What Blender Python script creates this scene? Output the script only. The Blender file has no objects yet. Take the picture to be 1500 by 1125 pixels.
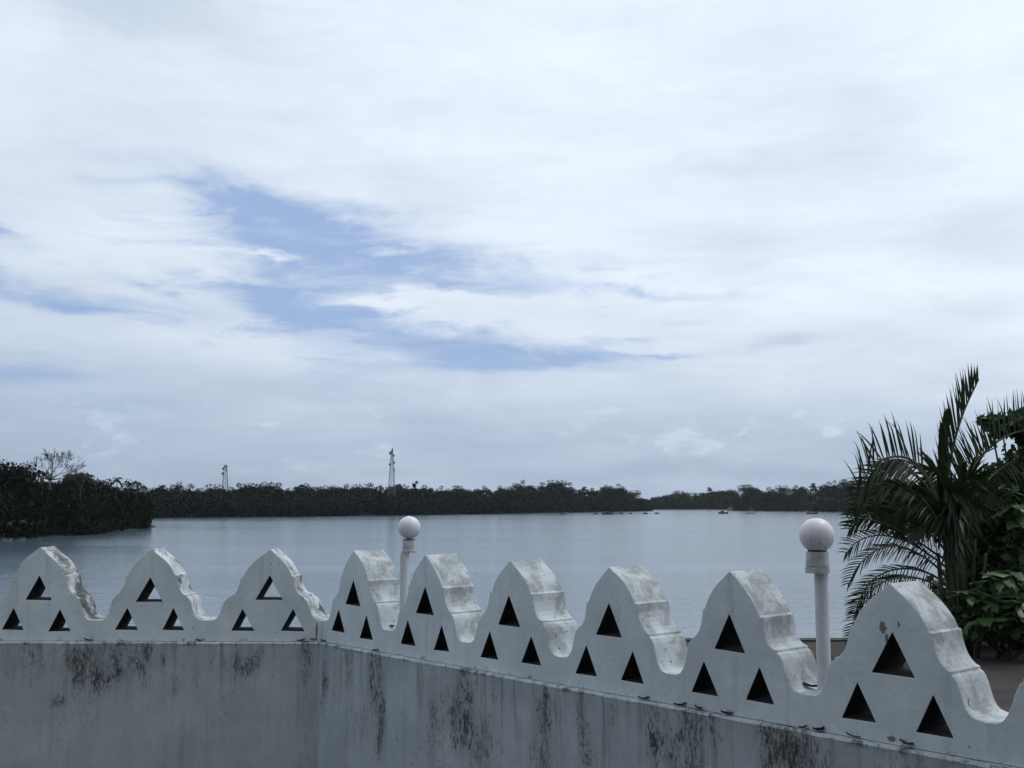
import bpy, bmesh, math, random
import numpy as np
from mathutils import Vector, Matrix, noise as mnoise

# ------------------------------------------------------------------ camera, sky, sun, exposure
SC = bpy.context.scene
COL = SC.collection
F, PIT, CZ = 1609.44, 0.10711, 8.0            # focal length in photo pixels, upward pitch, eye height above the water
cam_d = bpy.data.cameras.new('camera'); cam = bpy.data.objects.new('camera', cam_d); COL.objects.link(cam)
cam.location = (0, 0, CZ); cam.rotation_euler = (math.pi/2 + PIT, 0, 0)
cam_d.sensor_width = 36; cam_d.sensor_fit = 'HORIZONTAL'; cam_d.lens = F/1500*36
cam_d.clip_start = 0.1; cam_d.clip_end = 20000
SC.camera = cam
SC.render.resolution_x, SC.render.resolution_y = 1024, 768
SC.view_settings.view_transform = 'Standard'; SC.view_settings.look = 'None'
SC.view_settings.gamma = 1; SC.view_settings.exposure = 0.0
SC.view_settings.use_curve_mapping = False

SUN_AZ, SUN_EL = math.radians(62), math.radians(58)     # clockwise from the viewing direction (+Y)
SUN_DIR = Vector((math.sin(SUN_AZ)*math.cos(SUN_EL), math.cos(SUN_AZ)*math.cos(SUN_EL), math.sin(SUN_EL)))
sun_d = bpy.data.lights.new('sun', 'SUN'); sun = bpy.data.objects.new('sun', sun_d); COL.objects.link(sun)
sun_d.energy = 1.0; sun_d.angle = math.radians(16); sun_d.color = (1, .96, .9)
sun.rotation_euler = (-SUN_DIR).to_track_quat('-Z', 'Y').to_euler()

def raydir(px, py):
    u = (px-750)/F; v = (562.5-py)/F
    c, s = math.cos(PIT), math.sin(PIT)
    return Vector((u, c - v*s, s + v*c))
def at(px, py, Y):
    d = raydir(px, py); return Vector((0, 0, CZ)) + d*(Y/d.y)
def on_water(px, py):
    d = raydir(px, py); return Vector((0, 0, CZ)) + d*(-CZ/d.z)

class NT:
    """small helper to write node maths"""
    def __init__(s, tree): s.t = tree; s.n = tree.nodes; s.l = tree.links
    def new(s, k, **kw):
        n = s.n.new(k)
        for a, v in kw.items(): setattr(n, a, v)
        return n
    def put(s, sock, v):
        if hasattr(v, 'is_output') or isinstance(v, bpy.types.NodeSocket): s.l.new(v, sock)
        else: sock.default_value = v
    def m(s, op, a, b=0.0, c=0.0, clamp=False):
        n = s.new('ShaderNodeMath', operation=op, use_clamp=clamp)
        s.put(n.inputs[0], a); s.put(n.inputs[1], b); s.put(n.inputs[2], c); return n.outputs[0]
    def add(s, a, b): return s.m('ADD', a, b)
    def sub(s, a, b): return s.m('SUBTRACT', a, b)
    def mul(s, a, b): return s.m('MULTIPLY', a, b)
    def smooth(s, x, a, b, lo=0.0, hi=1.0):
        n = s.new('ShaderNodeMapRange', interpolation_type='SMOOTHSTEP')
        s.put(n.inputs[0], x); n.inputs[1].default_value = a; n.inputs[2].default_value = b
        n.inputs[3].default_value = lo; n.inputs[4].default_value = hi; return n.outputs[0]
    def xyz(s, x, y, z):
        n = s.new('ShaderNodeCombineXYZ'); s.put(n.inputs[0], x); s.put(n.inputs[1], y); s.put(n.inputs[2], z); return n.outputs[0]
    def sep(s, v):
        n = s.new('ShaderNodeSeparateXYZ'); s.put(n.inputs[0], v); return n.outputs
    def noise(s, v, scale, detail=4, rough=.55, dist=0.0, lac=2.0, out=0):
        n = s.new('ShaderNodeTexNoise'); s.put(n.inputs['Vector'], v); s.put(n.inputs['Scale'], scale)
        n.inputs['Detail'].default_value = detail; n.inputs['Roughness'].default_value = rough
        n.inputs['Distortion'].default_value = dist; n.inputs['Lacunarity'].default_value = lac; return n.outputs[out]
    def scale(s, v, k):
        n = s.new('ShaderNodeVectorMath', operation='MULTIPLY'); s.put(n.inputs[0], v); n.inputs[1].default_value = k; return n.outputs[0]
    def shift(s, v, k):
        n = s.new('ShaderNodeVectorMath', operation='ADD'); s.put(n.inputs[0], v); n.inputs[1].default_value = k; return n.outputs[0]
    def mix(s, f, a, b):
        n = s.new('ShaderNodeMix', data_type='RGBA'); s.put(n.inputs[0], f)
        for k, v in ((6, a), (7, b)):
            if isinstance(v, tuple) and len(v) == 3: v = v + (1,)
            s.put(n.inputs[k], v)
        return n.outputs[2]

def build_world():
    w = bpy.data.worlds.new('World'); SC.world = w; w.use_nodes = True
    t = w.node_tree; t.nodes.clear(); N = NT(t)
    out = N.new('ShaderNodeOutputWorld'); bg = N.new('ShaderNodeBackground')
    sky = N.new('ShaderNodeTexSky', sky_type='NISHITA'); sky.sun_disc = False
    sky.sun_elevation = SUN_EL; sky.sun_rotation = SUN_AZ
    sky.altitude = 0; sky.air_density = 1.0; sky.dust_density = 1.5; sky.ozone_density = 1.5
    g = N.new('ShaderNodeTexCoord').outputs['Generated']
    x, y, z = N.sep(g)
    zc = N.m('MAXIMUM', z, 0.0)
    # flat cloud sheet seen in perspective: clouds shrink and flatten towards the horizon
    k = N.m('DIVIDE', 1.0, N.add(zc, .16))
    cu, cv = N.mul(x, k), N.mul(y, k)
    sheet = N.xyz(cu, cv, 0.0)
    az = N.m('ARCTAN2', x, y); el = N.m('ARCSINE', z)
    n_big = N.noise(N.scale(sheet, (1.0, 1.35, 1)), 0.9, 5, .56, .3)
    n_mid = N.noise(N.shift(N.scale(sheet, (1.0, 1.5, 1)), (3.1, 7.7, 2.0)), 2.6, 5, .58, 0)
    # wisps: long thin streaks drawn out sideways
    ae = N.xyz(az, N.mul(el, 3.2), 0.0)
    n_wisp = N.noise(N.shift(ae, (1.3, 4.1, 0)), 5.5, 6, .62, .8)
    n_fine = N.noise(N.scale(ae, (1, 1.6, 1)), 17, 4, .62, 0)
    # warped angles so that the openings have torn edges
    wx = N.sub(N.noise(N.shift(ae, (9, 2, 5)), 4.0, 4, .6, 0), .5)
    wy = N.sub(N.noise(N.shift(ae, (2, 8, 1)), 4.0, 4, .6, 0), .5)
    n_iso = N.noise(N.xyz(az, N.mul(el, 1.7), 7.0), 24, 5, .6, .0)
    fx = N.sub(n_iso, .5)
    azw = N.add(az, N.add(N.mul(wx, .11), N.mul(fx, .022)))
    elw = N.add(el, N.add(N.mul(wy, .06), N.mul(fx, .018)))
    pv = N.xyz(azw, elw, 1.0)
    def dotn(v, k):
        n = N.new('ShaderNodeVectorMath', operation='DOT_PRODUCT'); N.put(n.inputs[0], v); n.inputs[1].default_value = k; return n.outputs['Value']
    def blobs(lst):
        tot = 0.0
        for (px, py, rx, ry, rot, wt) in lst:
            d = raydir(px, py).normalized(); a0 = math.atan2(d.x, d.y); e0 = math.asin(d.z)
            c, s = math.cos(math.radians(-rot)), math.sin(math.radians(-rot)); kx, ky = F/rx*.95, F/ry*.95
            X = dotn(pv, (c*kx, s*kx, -(c*a0+s*e0)*kx)); Y = dotn(pv, (-s*ky, c*ky, (s*a0-c*e0)*ky))
            r2 = N.m('MULTIPLY_ADD', X, X, N.mul(Y, Y))
            tot = N.m('MULTIPLY_ADD', N.m('POWER', .36788, r2), wt, tot)
        return tot
    # openings in the cloud sheet (photo position, half sizes, slope, strength)
    holes = blobs([(300, 283, 120, 20, 14, .38), (400, 325, 130, 34, 22, .62), (490, 374, 145, 42, 8, .85), (425, 430, 75, 42, 35, .85),
                   (620, 372, 170, 40, 12, .55), (700, 412, 170, 22, 6, .6), (520, 455, 110, 22, 8, .5), (690, 508, 160, 26, 4, .98), (820, 528, 130, 12, -4, .35),
                   (90, 440, 150, 14, 4, .9), (235, 425, 70, 9, 18, .35), (5, 345, 60, 13, 12, .65), (150, 272, 90, 10, -6, .3),
                   (30, 552, 100, 22, 0, .6), (990, 428, 100, 10, 6, .45), (925, 490, 50, 8, 2, .4), (190, 590, 90, 10, 0, .3), (990, 512, 60, 5, 0, .5)])
    puffs = blobs([(400, 372, 55, 9, 3, 1.0), (545, 366, 75, 12, 0, .95), (680, 415, 60, 6, 4, .6), (640, 448, 95, 20, 5, 1.0), (520, 436, 40, 8, 8, .7), (780, 460, 130, 20, 8, .6)])
    lights = blobs([(1150, 415, 260, 28, 0, .6), (150, 345, 240, 40, 5, .5), (20, 60, 60, 60, 0, .5), (500, 200, 260, 60, 10, .4), (600, 440, 120, 20, 0, .3), (470, 520, 250, 30, 0, .3)])
    greys = blobs([(190, 15, 230, 38, 6, .55), (1240, 160, 120, 50, 0, .2), (1150, 260, 200, 60, 0, .22), (1060, 355, 130, 26, 8, .3), (1420, 340, 130, 40, 0, .28),
                   (1080, 240, 90, 22, 0, .2), (540, 240, 120, 40, 20, .25), (1160, 495, 50, 7, 0, .5), (1450, 445, 80, 22, 0, .4), (1090, 90, 120, 40, 0, .2),
                   (340, 150, 150, 60, 0, .15), (900, 20, 150, 30, 0, .2), (1250, 640, 380, 30, 0, .35), (1010, 690, 260, 18, 0, .35)])
    # small low cumulus heads near the horizon
    low = N.mul(N.smooth(el, .015, .045), N.smooth(el, .11, .06))
    cumu = N.mul(N.smooth(N.noise(N.scale(N.xyz(az, N.mul(el, 2.1), 3.3), (1, 1, 1)), 15, 6, .62, 0), .55, .66), low)
    # natural cloud cover everywhere, with the same sort of rare openings as in view
    cover = N.smooth(N.add(N.mul(n_big, .75), N.mul(n_mid, .25)), .30, .50)
    front = N.mul(N.smooth(N.m('ABSOLUTE', az), 1.0, .6), N.smooth(el, .75, .5))
    cover = N.m('MAXIMUM', cover, front)
    streak = N.smooth(n_wisp, .34, .68)
    thin = blobs([(330, 430, 480, 150, 0, 1.0), (820, 470, 330, 80, 0, .8)])
    n_w2 = N.noise(N.xyz(N.add(az, N.mul(wy, .3)), N.mul(el, 5.0), 2.0), 6.5, 6, .6, .5)
    hole = N.add(holes, N.mul(N.mul(thin, N.smooth(n_w2, .54, .34)), .50))
    hole = N.sub(hole, N.mul(puffs, N.add(.45, N.mul(N.smooth(n_fine, .38, .62), .55))))
    hole = N.mul(N.smooth(hole, -.04, 1.0), N.sub(1.0, N.mul(N.smooth(n_w2, .46, .72), .50)))
    hole = N.mul(hole, N.sub(.88, N.mul(N.smooth(n_iso, .5, .72), .25)))
    cov = N.mul(cover, N.sub(1.0, hole))
    cov = N.m('MAXIMUM', cov, .06)
    cov = N.m('MAXIMUM', cov, N.smooth(el, .17, .02, 0, .80))
    # shading of the cloud sheet
    dot = N.new('ShaderNodeVectorMath', operation='DOT_PRODUCT'); N.put(dot.inputs[0], g); dot.inputs[1].default_value = SUN_DIR
    fwd = N.smooth(dot.outputs['Value'], -.7, 1.0)
    tone = N.add(N.mul(N.sub(n_mid, .5), .12), N.mul(N.sub(n_big, .5), .30))
    tone = N.add(tone, N.add(N.mul(N.sub(n_wisp, .5), .22), N.mul(N.sub(n_fine, .5), .07)))
    tone = N.add(N.sub(tone, N.mul(greys, .30)), N.mul(lights, .14))
    bright = N.add(.93, tone)
    bright = N.mul(bright, N.add(.50, N.mul(fwd, .60)))
    bright = N.mul(bright, N.smooth(el, -.01, .20, .70, 1.0))
    bright = N.add(bright, N.mul(cumu, .10))
    bright = N.m('MINIMUM', N.m('MAXIMUM', bright, .25), 1.02)
    shade_c = N.mix(N.smooth(bright, .45, .95), (.77, .94, 1.20), (.885, .975, 1.09))
    cl = N.new('ShaderNodeVectorMath', operation='SCALE'); N.put(cl.inputs[0], shade_c); N.put(cl.inputs['Scale'], N.mul(bright, 10.0))
    # clear sky with thin high veil
    veil = N.mix(.8, sky.outputs[0], (2.9, 4.4, 7.5))
    colr = N.mix(cov, veil, cl.outputs[0])
    # below the horizon the world only shows a dull reflection of itself
    colr = N.mix(N.smooth(z, .0, -.02), colr, (3.2, 3.8, 4.2))
    N.l.new(colr, bg.inputs[0]); bg.inputs[1].default_value = 0.1
    N.l.new(bg.outputs[0], out.inputs[0])
    try: w.cycles.sampling_method = 'MANUAL'; w.cycles.sample_map_resolution = 512
    except Exception: pass
build_world()

# ------------------------------------------------------------------ materials
def mat(name):
    m = bpy.data.materials.new(name); m.use_nodes = True
    N = NT(m.node_tree); b = m.node_tree.nodes['Principled BSDF']
    return m, N, b
def simple(name, col, rough=.6, metal=0.0, var=.15, scale=8):
    m, N, b = mat(name)
    o = N.new('ShaderNodeTexCoord').outputs['Object']
    n = N.noise(o, scale, 5)
    c2 = tuple(max(0, c*(1-var*2)) for c in col)
    N.put(b.inputs['Base Color'], N.mix(N.smooth(n, .35, .7), c2, col))
    b.inputs['Roughness'].default_value = rough; b.inputs['Metallic'].default_value = metal
    return m
def foliage(name, c1, c2, trans=.0, rough=.6, spec=.12):
    m, N, b = mat(name)
    gi = N.new('ShaderNodeNewGeometry').outputs['Random Per Island']
    oi = N.new('ShaderNodeObjectInfo').outputs['Random']
    o = N.new('ShaderNodeTexCoord').outputs['Object']
    k = N.add(N.mul(gi, .6), N.mul(N.smooth(N.noise(o, .35, 3), .35, .65), .25))
    k = N.add(k, N.mul(oi, .2))
    col = N.mix(N.m('MINIMUM', k, 1.0), c1, c2)
    N.put(b.inputs['Base Color'], col); b.inputs['Roughness'].default_value = rough
    b.inputs['Specular IOR Level'].default_value = spec
    if trans:
        tr = N.new('ShaderNodeBsdfTranslucent'); N.put(tr.inputs[0], col)
        mx = N.new('ShaderNodeMixShader'); mx.inputs[0].default_value = trans
        out = m.node_tree.nodes['Material Output']
        N.l.new(b.outputs[0], mx.inputs[1]); N.l.new(tr.outputs[0], mx.inputs[2]); N.l.new(mx.outputs[0], out.inputs[0])
    return m

def plaster(name, stains=None, side_dirt=False, seed=0.0, tone=1.12, spots=(), mould=0.0):
    """aged whitewash: blotchy paint, black mould streaks (own shapes), fine grain"""
    m, N, b = mat(name)
    o = N.new('ShaderNodeTexCoord').outputs['Object']
    x, y, z = N.sep(o)
    base_n = N.noise(N.shift(o, (seed, 1, 2)), 2.2, 6, .6)
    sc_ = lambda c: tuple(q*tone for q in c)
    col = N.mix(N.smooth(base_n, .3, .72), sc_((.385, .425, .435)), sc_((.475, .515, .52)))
    # faint vertical wash marks
    wash = N.noise(N.scale(N.shift(o, (seed*3, 0, 0)), (7, 7, .55)), 1.0, 5, .6)
    col = N.mix(N.smooth(wash, .54, .78, 0, .42), col, (.27, .29, .29))
    if side_dirt:
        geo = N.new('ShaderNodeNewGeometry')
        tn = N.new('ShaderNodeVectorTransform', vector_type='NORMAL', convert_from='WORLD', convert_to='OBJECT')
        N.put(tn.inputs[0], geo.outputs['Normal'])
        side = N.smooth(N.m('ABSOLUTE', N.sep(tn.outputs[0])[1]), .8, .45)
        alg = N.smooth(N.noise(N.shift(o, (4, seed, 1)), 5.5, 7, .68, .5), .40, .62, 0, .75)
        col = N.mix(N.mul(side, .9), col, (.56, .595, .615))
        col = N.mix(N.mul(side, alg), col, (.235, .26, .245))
        sp = N.smooth(N.noise(N.shift(o, (0, 2, seed)), 27, 3, .6), .635, .69, 0, .9)
        gate = N.smooth(N.noise(N.shift(o, (seed, 9, 4)), 2.6, 3), .44, .58)
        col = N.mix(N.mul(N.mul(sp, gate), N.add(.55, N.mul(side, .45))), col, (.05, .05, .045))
        if mould:
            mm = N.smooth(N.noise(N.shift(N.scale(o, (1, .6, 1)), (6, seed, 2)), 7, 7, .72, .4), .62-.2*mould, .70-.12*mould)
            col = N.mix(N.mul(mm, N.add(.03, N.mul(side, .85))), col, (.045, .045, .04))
        edge_d = N.mul(N.smooth(N.noise(N.shift(o, (seed, 3, 6)), 16, 6, .75), .56, .70), .35)
        col = N.mix(edge_d, col, (.20, .21, .20))
        # grime collects at the foot of the crest, just over the ledge
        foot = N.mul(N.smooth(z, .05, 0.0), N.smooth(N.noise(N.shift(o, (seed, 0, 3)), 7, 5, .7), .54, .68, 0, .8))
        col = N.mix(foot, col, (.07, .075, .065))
    for (sx_, sz_, rx_, rz_) in spots:
        X = N.mul(N.sub(N.add(x, N.mul(N.sub(base_n, .5), .05)), sx_), 1/rx_); Z = N.mul(N.sub(z, sz_), 1/rz_)
        g2 = N.m('POWER', .36788, N.m('MULTIPLY_ADD', X, X, N.mul(Z, Z)))
        col = N.mix(N.smooth(N.add(g2, N.mul(N.sub(N.noise(o, 75, 5, .7), .5), 1.7)), .42, .56, 0, .85), col, (.15, .10, .07))
    if stains is not None:
        warp = N.sub(N.noise(N.shift(o, (3, 3, seed)), 5.0, 5, .6), .5)
        xs = N.add(x, N.mul(warp, .10)); zs = N.add(z, N.mul(warp, .16))
        tot = None
        for (t0, z0, rx, rz, wt) in stains:
            rx, rz = rx*1.45, rz*1.4
            X = N.mul(N.sub(xs, t0), 1/rx); Z = N.mul(N.sub(zs, z0), 1/rz)
            gz = N.mul(N.m('EXPONENT', N.mul(N.add(N.mul(X, X), N.mul(Z, Z)), -1.0)), wt)
            tot = gz if tot is None else N.add(tot, gz)
        # drips hang from under the ledge in places
        drip_gate = N.smooth(N.noise(N.xyz(N.add(x, seed), 0.0, 0.0), 3.1, 4, .65), .42, .62)
        drip = N.mul(drip_gate, N.smooth(z, -.70, -.02, 0, .72))
        tot = N.add(tot, drip)
        st = N.noise(N.scale(N.shift(o, (seed*2, 5, 1)), (24, 24, 9)), 1.0, 7, .76, 1.6)
        st2 = N.noise(N.scale(N.shift(o, (seed*5, 2, 8)), (55, 55, 20)), 1.0, 5, .7, .3)
        s = N.add(N.mul(st, .62), N.mul(st2, .38))
        clump = N.noise(N.scale(N.shift(o, (seed, 7, 5)), (6.5, 6.5, 3.6)), 1.0, 4, .6)
        mask = N.smooth(N.add(N.add(N.mul(N.m('MINIMUM', tot, 1.0), .17), s), N.mul(N.sub(clump, .5), .42)), .62, .78)
        soft = N.mul(N.mul(N.smooth(tot, .25, 1.1), N.smooth(st, .30, .6)), .42)
        col = N.mix(soft, col, (.19, .195, .19))
        run = N.mul(N.smooth(N.noise(N.scale(N.shift(o, (seed*4, 6, 0)), (14, 14, .8)), 1.0, 5, .65), .50, .72), N.smooth(z, -1.1, 0, .15, .62))
        col = N.mix(run, col, (.15, .155, .15))
        # loose flecks all over
        fl = N.smooth(N.noise(N.scale(N.shift(o, (seed, 3, 9)), (18, 18, 9)), 1.0, 6, .7, .5), .635, .71, 0, .8)
        col = N.mix(fl, col, (.085, .08, .07))
        tint = N.mix(N.smooth(st2, .4, .65), (.022, .022, .022), (.065, .06, .053))
        col = N.mix(N.mul(mask, .92), col, tint)
        st3 = N.noise(N.scale(N.shift(o, (seed*7, 1, 3)), (44, 44, 12)), 1.0, 6, .75, 1.0)
        zone = N.smooth(N.noise(N.scale(N.shift(o, (seed, 8, 2)), (2.2, 2.2, .8)), 1.0, 4, .6), .40, .66)
        thin = N.mul(N.smooth(N.add(N.add(st3, N.mul(tot, .10)), N.mul(zone, .05)), .625, .74), N.add(.15, N.mul(zone, .5)))
        col = N.mix(thin, col, (.075, .07, .06))
        # green-black line right below the edge
        edge = N.mul(N.smooth(z, -.05, -.012), N.smooth(N.noise(N.scale(o, (9, 9, 3)), 1.0, 6, .75), .52, .62, 0, .8))
        col = N.mix(edge, col, (.06, .055, .05))
    N.put(b.inputs['Base Color'], col); b.inputs['Roughness'].default_value = .85
    b.inputs['Specular IOR Level'].default_value = .25
    h = N.add(N.mul(N.noise(o, 3.0, 5), 1.0), N.mul(N.noise(o, 42, 5, .7), .16))
    bp = N.new('ShaderNodeBump'); N.put(bp.inputs['Height'], h); bp.inputs['Distance'].default_value = .03; bp.inputs['Strength'].default_value = .5
    N.l.new(bp.outputs[0], b.inputs['Normal'])
    return m

def water_mat():
    m, N, b = mat('estuary_water')
    pos = N.new('ShaderNodeNewGeometry').outputs['Position']
    b.inputs['Base Color'].default_value = (.070, .115, .150, 1)
    b.inputs['Roughness'].default_value = .12; b.inputs['IOR'].default_value = 1.33
    w1 = N.noise(N.scale(pos, (.55, 1.0, 1)), .55, 4, .6, .4)
    w2 = N.noise(N.scale(pos, (.7, 1.0, 1)), 2.3, 4, .6, .2)
    calm = N.smooth(N.noise(N.scale(pos, (.004, .016, 1)), 1.0, 4, .55), .36, .64, .40, 1.2)
    h = N.mul(N.add(N.mul(w1, .16), N.mul(w2, .045)), calm)
    bp = N.new('ShaderNodeBump'); N.put(bp.inputs['Height'], h); bp.inputs['Distance'].default_value = 1.0; bp.inputs['Strength'].default_value = .8
    N.l.new(bp.outputs[0], b.inputs['Normal'])
    return m

M = dict(
    water=water_mat(),
    shore=simple('shore_earth', (.055, .048, .036), .95, 0, .3, .2),
    undergrowth=simple('undergrowth_ground', (.014, .018, .010), .95, 0, .3, .2),
    soil=simple('terrace_soil', (.055, .040, .034), .95, 0, .28, 1.1),
    stone_edge=simple('terrace_edge', (.06, .05, .044), .9, 0, .25, 5),
    wood_far=foliage('far_forest_leaves', (.008, .016, .007), (.027, .046, .017)),
    wood_near=foliage('shore_tree_leaves', (.009, .018, .005), (.036, .056, .015)),
    palm=foliage('palm_leaves', (.010, .020, .007), (.032, .054, .016), .25, .45, .3),
    shrub=foliage('shrub_leaves', (.018, .038, .012), (.055, .105, .032), .22, .45, .4),
    bark=simple('bark', (.055, .046, .038), .9, 0, .25, 3),
    pale_bark=simple('pale_bark', (.20, .185, .165), .9, 0, .25, 3),
    rachis=simple('palm_rachis', (.07, .075, .028), .6, 0, .2, 6),
    steel=simple('tower_steel', (.17, .175, .18), .5, .6, .1, 1),
    dish=simple('dish_paint', (.10, .105, .11), .5, 0, .1, 1),
    lamp_paint=simple('lamp_post_paint', (.66, .68, .69), .5, 0, .06, 14),
    lamp_collar=simple('lamp_collar_paint', (.56, .57, .57), .55, 0, .16, 18),
    gasket=simple('dark_gasket', (.03, .03, .03), .7),
    hull_dark=simple('dark_boat_hull', (.035, .033, .032), .6, 0, .2, 2),
    hull_blue=simple('blue_boat_hull', (.04, .055, .075), .6, 0, .2, 2),
    hull_pale=simple('pale_boat_hull', (.52, .53, .52), .6, 0, .1, 2),
    hull_dull=simple('dull_white_hull', (.22, .225, .22), .7, 0, .15, 3),
    wood=simple('boat_wood', (.11, .08, .055), .8, 0, .2, 5),
    cloth=simple('dark_cloth', (.05, .045, .05), .9, 0, .2, 5),
    roof_metal=simple('sheet_metal_roof', (.50, .56, .62), .45, 0, .12, 1),
    house_wall=simple('house_wall', (.20, .20, .195), .85, 0, .1, 1),
    dark_glass=simple('dark_window', (.02, .022, .025), .2),
    rock=simple('pale_rock', (.17, .15, .135), .9, 0, .25, 2),
    dry=simple('dry_fronds', (.15, .115, .075), .9, 0, .25, 3),
    dead_leaf=simple('dead_leaf', (.045, .035, .026), .85, 0, .3, 30),
    tan_leaf=simple('tan_leaf', (.30, .17, .08), .8, 0, .3, 30),
    court=simple('court_floor', (.12, .115, .11), .9, 0, .15, 1.5),
)
def globe_mat():
    m, N, b = mat('lamp_globe')
    o = N.new('ShaderNodeTexCoord').outputs['Object']
    z = N.sep(o)[2]
    dirt = N.mul(N.smooth(N.noise(o, 60, 4, .7), .50, .68, 0, .7), N.smooth(z, .09, -.06, .12, 1))
    col = N.mix(dirt, (.78, .75, .77), (.36, .35, .35))
    sp = N.smooth(N.noise(N.shift(o, (3, 1, 7)), 33, 2), .70, .73)
    col = N.mix(sp, col, (.05, .045, .045))
    N.put(b.inputs['Base Color'], col); b.inputs['Roughness'].default_value = .38
    b.inputs['Subsurface Weight'].default_value = .25; b.inputs['Subsurface Radius'].default_value = (.08, .08, .08)
    b.inputs['Subsurface Scale'].default_value = .5
    return m
M['globe'] = globe_mat()

# ------------------------------------------------------------------ object helpers
def link(name, me, m=None, parent=None, smooth=False):
    o = bpy.data.objects.new(name, me); COL.objects.link(o)
    if m is not None and len(me.materials) == 0: me.materials.append(m)
    if parent is not None: o.parent = parent
    if smooth: me.polygons.foreach_set('use_smooth', [True]*len(me.polygons))
    return o
def pymesh(name, v, f):
    me = bpy.data.meshes.new(name); me.from_pydata([tuple(p) for p in v], [], [tuple(q) for q in f]); me.update(); return me
def tag(o, label, cat, group=None):
    o['label'] = label; o['category'] = cat
    if group: o['group'] = group
    return o
def empty(name, loc, rz=0.0):
    o = bpy.data.objects.new(name, None); COL.objects.link(o); o.location = loc; o.rotation_euler = (0, 0, rz)
    o.empty_display_size = .2; return o
def struct(o): o['kind'] = 'structure'; return o
def stuff(o): o['kind'] = 'stuff'; return o
def copy_tree(o, parent=None):
    c = o.copy(); COL.objects.link(c); c.parent = parent
    for ch in list(o.children): copy_tree(ch, c)
    return c

class MB:
    """collects shapes into one mesh"""
    def __init__(s): s.v = []; s.f = []
    def poly(s, pts): 
        b = len(s.v); s.v += [tuple(p) for p in pts]; s.f.append(tuple(range(b, b+len(pts))))
    def box(s, c, h, R=None):
        b = len(s.v); c = Vector(c)
        for dx in (-1, 1):
            for dy in (-1, 1):
                for dz in (-1, 1):
                    p = Vector((dx*h[0], dy*h[1], dz*h[2])); p = R @ p if R else p; s.v.append(tuple(c+p))
        for q in ((0,1,3,2),(4,6,7,5),(0,4,5,1),(2,3,7,6),(0,2,6,4),(1,5,7,3)): s.f.append(tuple(b+i for i in q))
    def tube(s, pts, rad, n=8, caps=True):
        pts = [Vector(p) for p in pts]; b = len(s.v)
        if not hasattr(rad, '__len__'): rad = [rad]*len(pts)
        up = None
        for i, p in enumerate(pts):
            t = (pts[min(i+1, len(pts)-1)] - pts[max(i-1, 0)]).normalized()
            if up is None:
                up = t.orthogonal().normalized()
            up = (up - t*up.dot(t)); up = up.normalized() if up.length > 1e-6 else t.orthogonal().normalized()
            sd = t.cross(up)
            for k in range(n):
                a = 2*math.pi*k/n; s.v.append(tuple(p + (up*math.cos(a) + sd*math.sin(a))*rad[i]))
        for i in range(len(pts)-1):
            for k in range(n):
                a, c = b+i*n+k, b+i*n+(k+1) % n; s.f.append((a, c, c+n, a+n))
        if caps:
            s.f.append(tuple(b+k for k in range(n))[::-1]); s.f.append(tuple(b+(len(pts)-1)*n+k for k in range(n)))
    def lathe(s, prof, c=(0,0,0), n=24):
        b = len(s.v)
        for (r, z) in prof:
            for k in range(n):
                a = 2*math.pi*k/n; s.v.append((c[0]+r*math.cos(a), c[1]+r*math.sin(a), c[2]+z))
        for i in range(len(prof)-1):
            for k in range(n):
                a, d = b+i*n+k, b+i*n+(k+1) % n; s.f.append((a, d, d+n, a+n))
        s.f.append(tuple(b+k for k in range(n))[::-1]); s.f.append(tuple(b+(len(prof)-1)*n+k for k in range(n)))
    def mesh(s, name): return pymesh(name, s.v, s.f)
    def build(s, name, m, parent=None, smooth=False): return link(name, s.mesh(name), m, parent, smooth)

def autosmooth(o, ang=35):
    me = o.data; me.polygons.foreach_set('use_smooth', [True]*len(me.polygons))
    bm = bmesh.new(); bm.from_mesh(me)
    for e in bm.edges:
        e.smooth = not (len(e.link_faces) == 2 and e.calc_face_angle(0) > math.radians(ang))
    bm.to_mesh(me); bm.free(); return o

# ------------------------------------------------------------------ water
w = MB(); w.poly([(-9000, -300, 0), (9000, -300, 0), (9000, 14000, 0), (-9000, 14000, 0)])
struct(w.build('water', M['water']))

# ------------------------------------------------------------------ the parapet wall
X0, Y0 = -1.83395, 10.87466
TH = {'R': -0.85635, 'L': -0.01498}
ZA, ZV, ZL = CZ-0.4514, CZ-1.1455, CZ-1.3458
THICK = 0.34
TURN = math.tan((TH['L']-TH['R'])/2)
CP, SP = math.cos(PIT), math.sin(PIT)
def t_of(side, px, z):
    th = TH[side]; k = (px-750)/F
    # X0 + c t = k ((Y0 + s t) cosP + (z-CZ) sinP)
    return (k*(Y0*CP + (z-CZ)*SP) - X0)/(math.cos(th) - k*math.sin(th)*CP)
valR = [0.0] + [t_of('R', p, ZV) for p in (569, 682, 821, 983, 1181, 1445)]
apxR = [t_of('R', p, ZA) for p in (518, 623, 746.5, 892, 1068.6, 1303)]
valR += [valR[-1]+1.1, valR[-1]+2.2]; apxR += [valR[-3]+.55, valR[-3]+1.65]
valL = [t_of('L', p, ZV) for p in (140, 302)] + [0.0]
apxL = [t_of('L', p, ZA) for p in (59, 222.7, 396)]
valL = [valL[0]-2.2, valL[0]-1.1] + valL; apxL = [valL[0]+.55] + apxL

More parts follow.
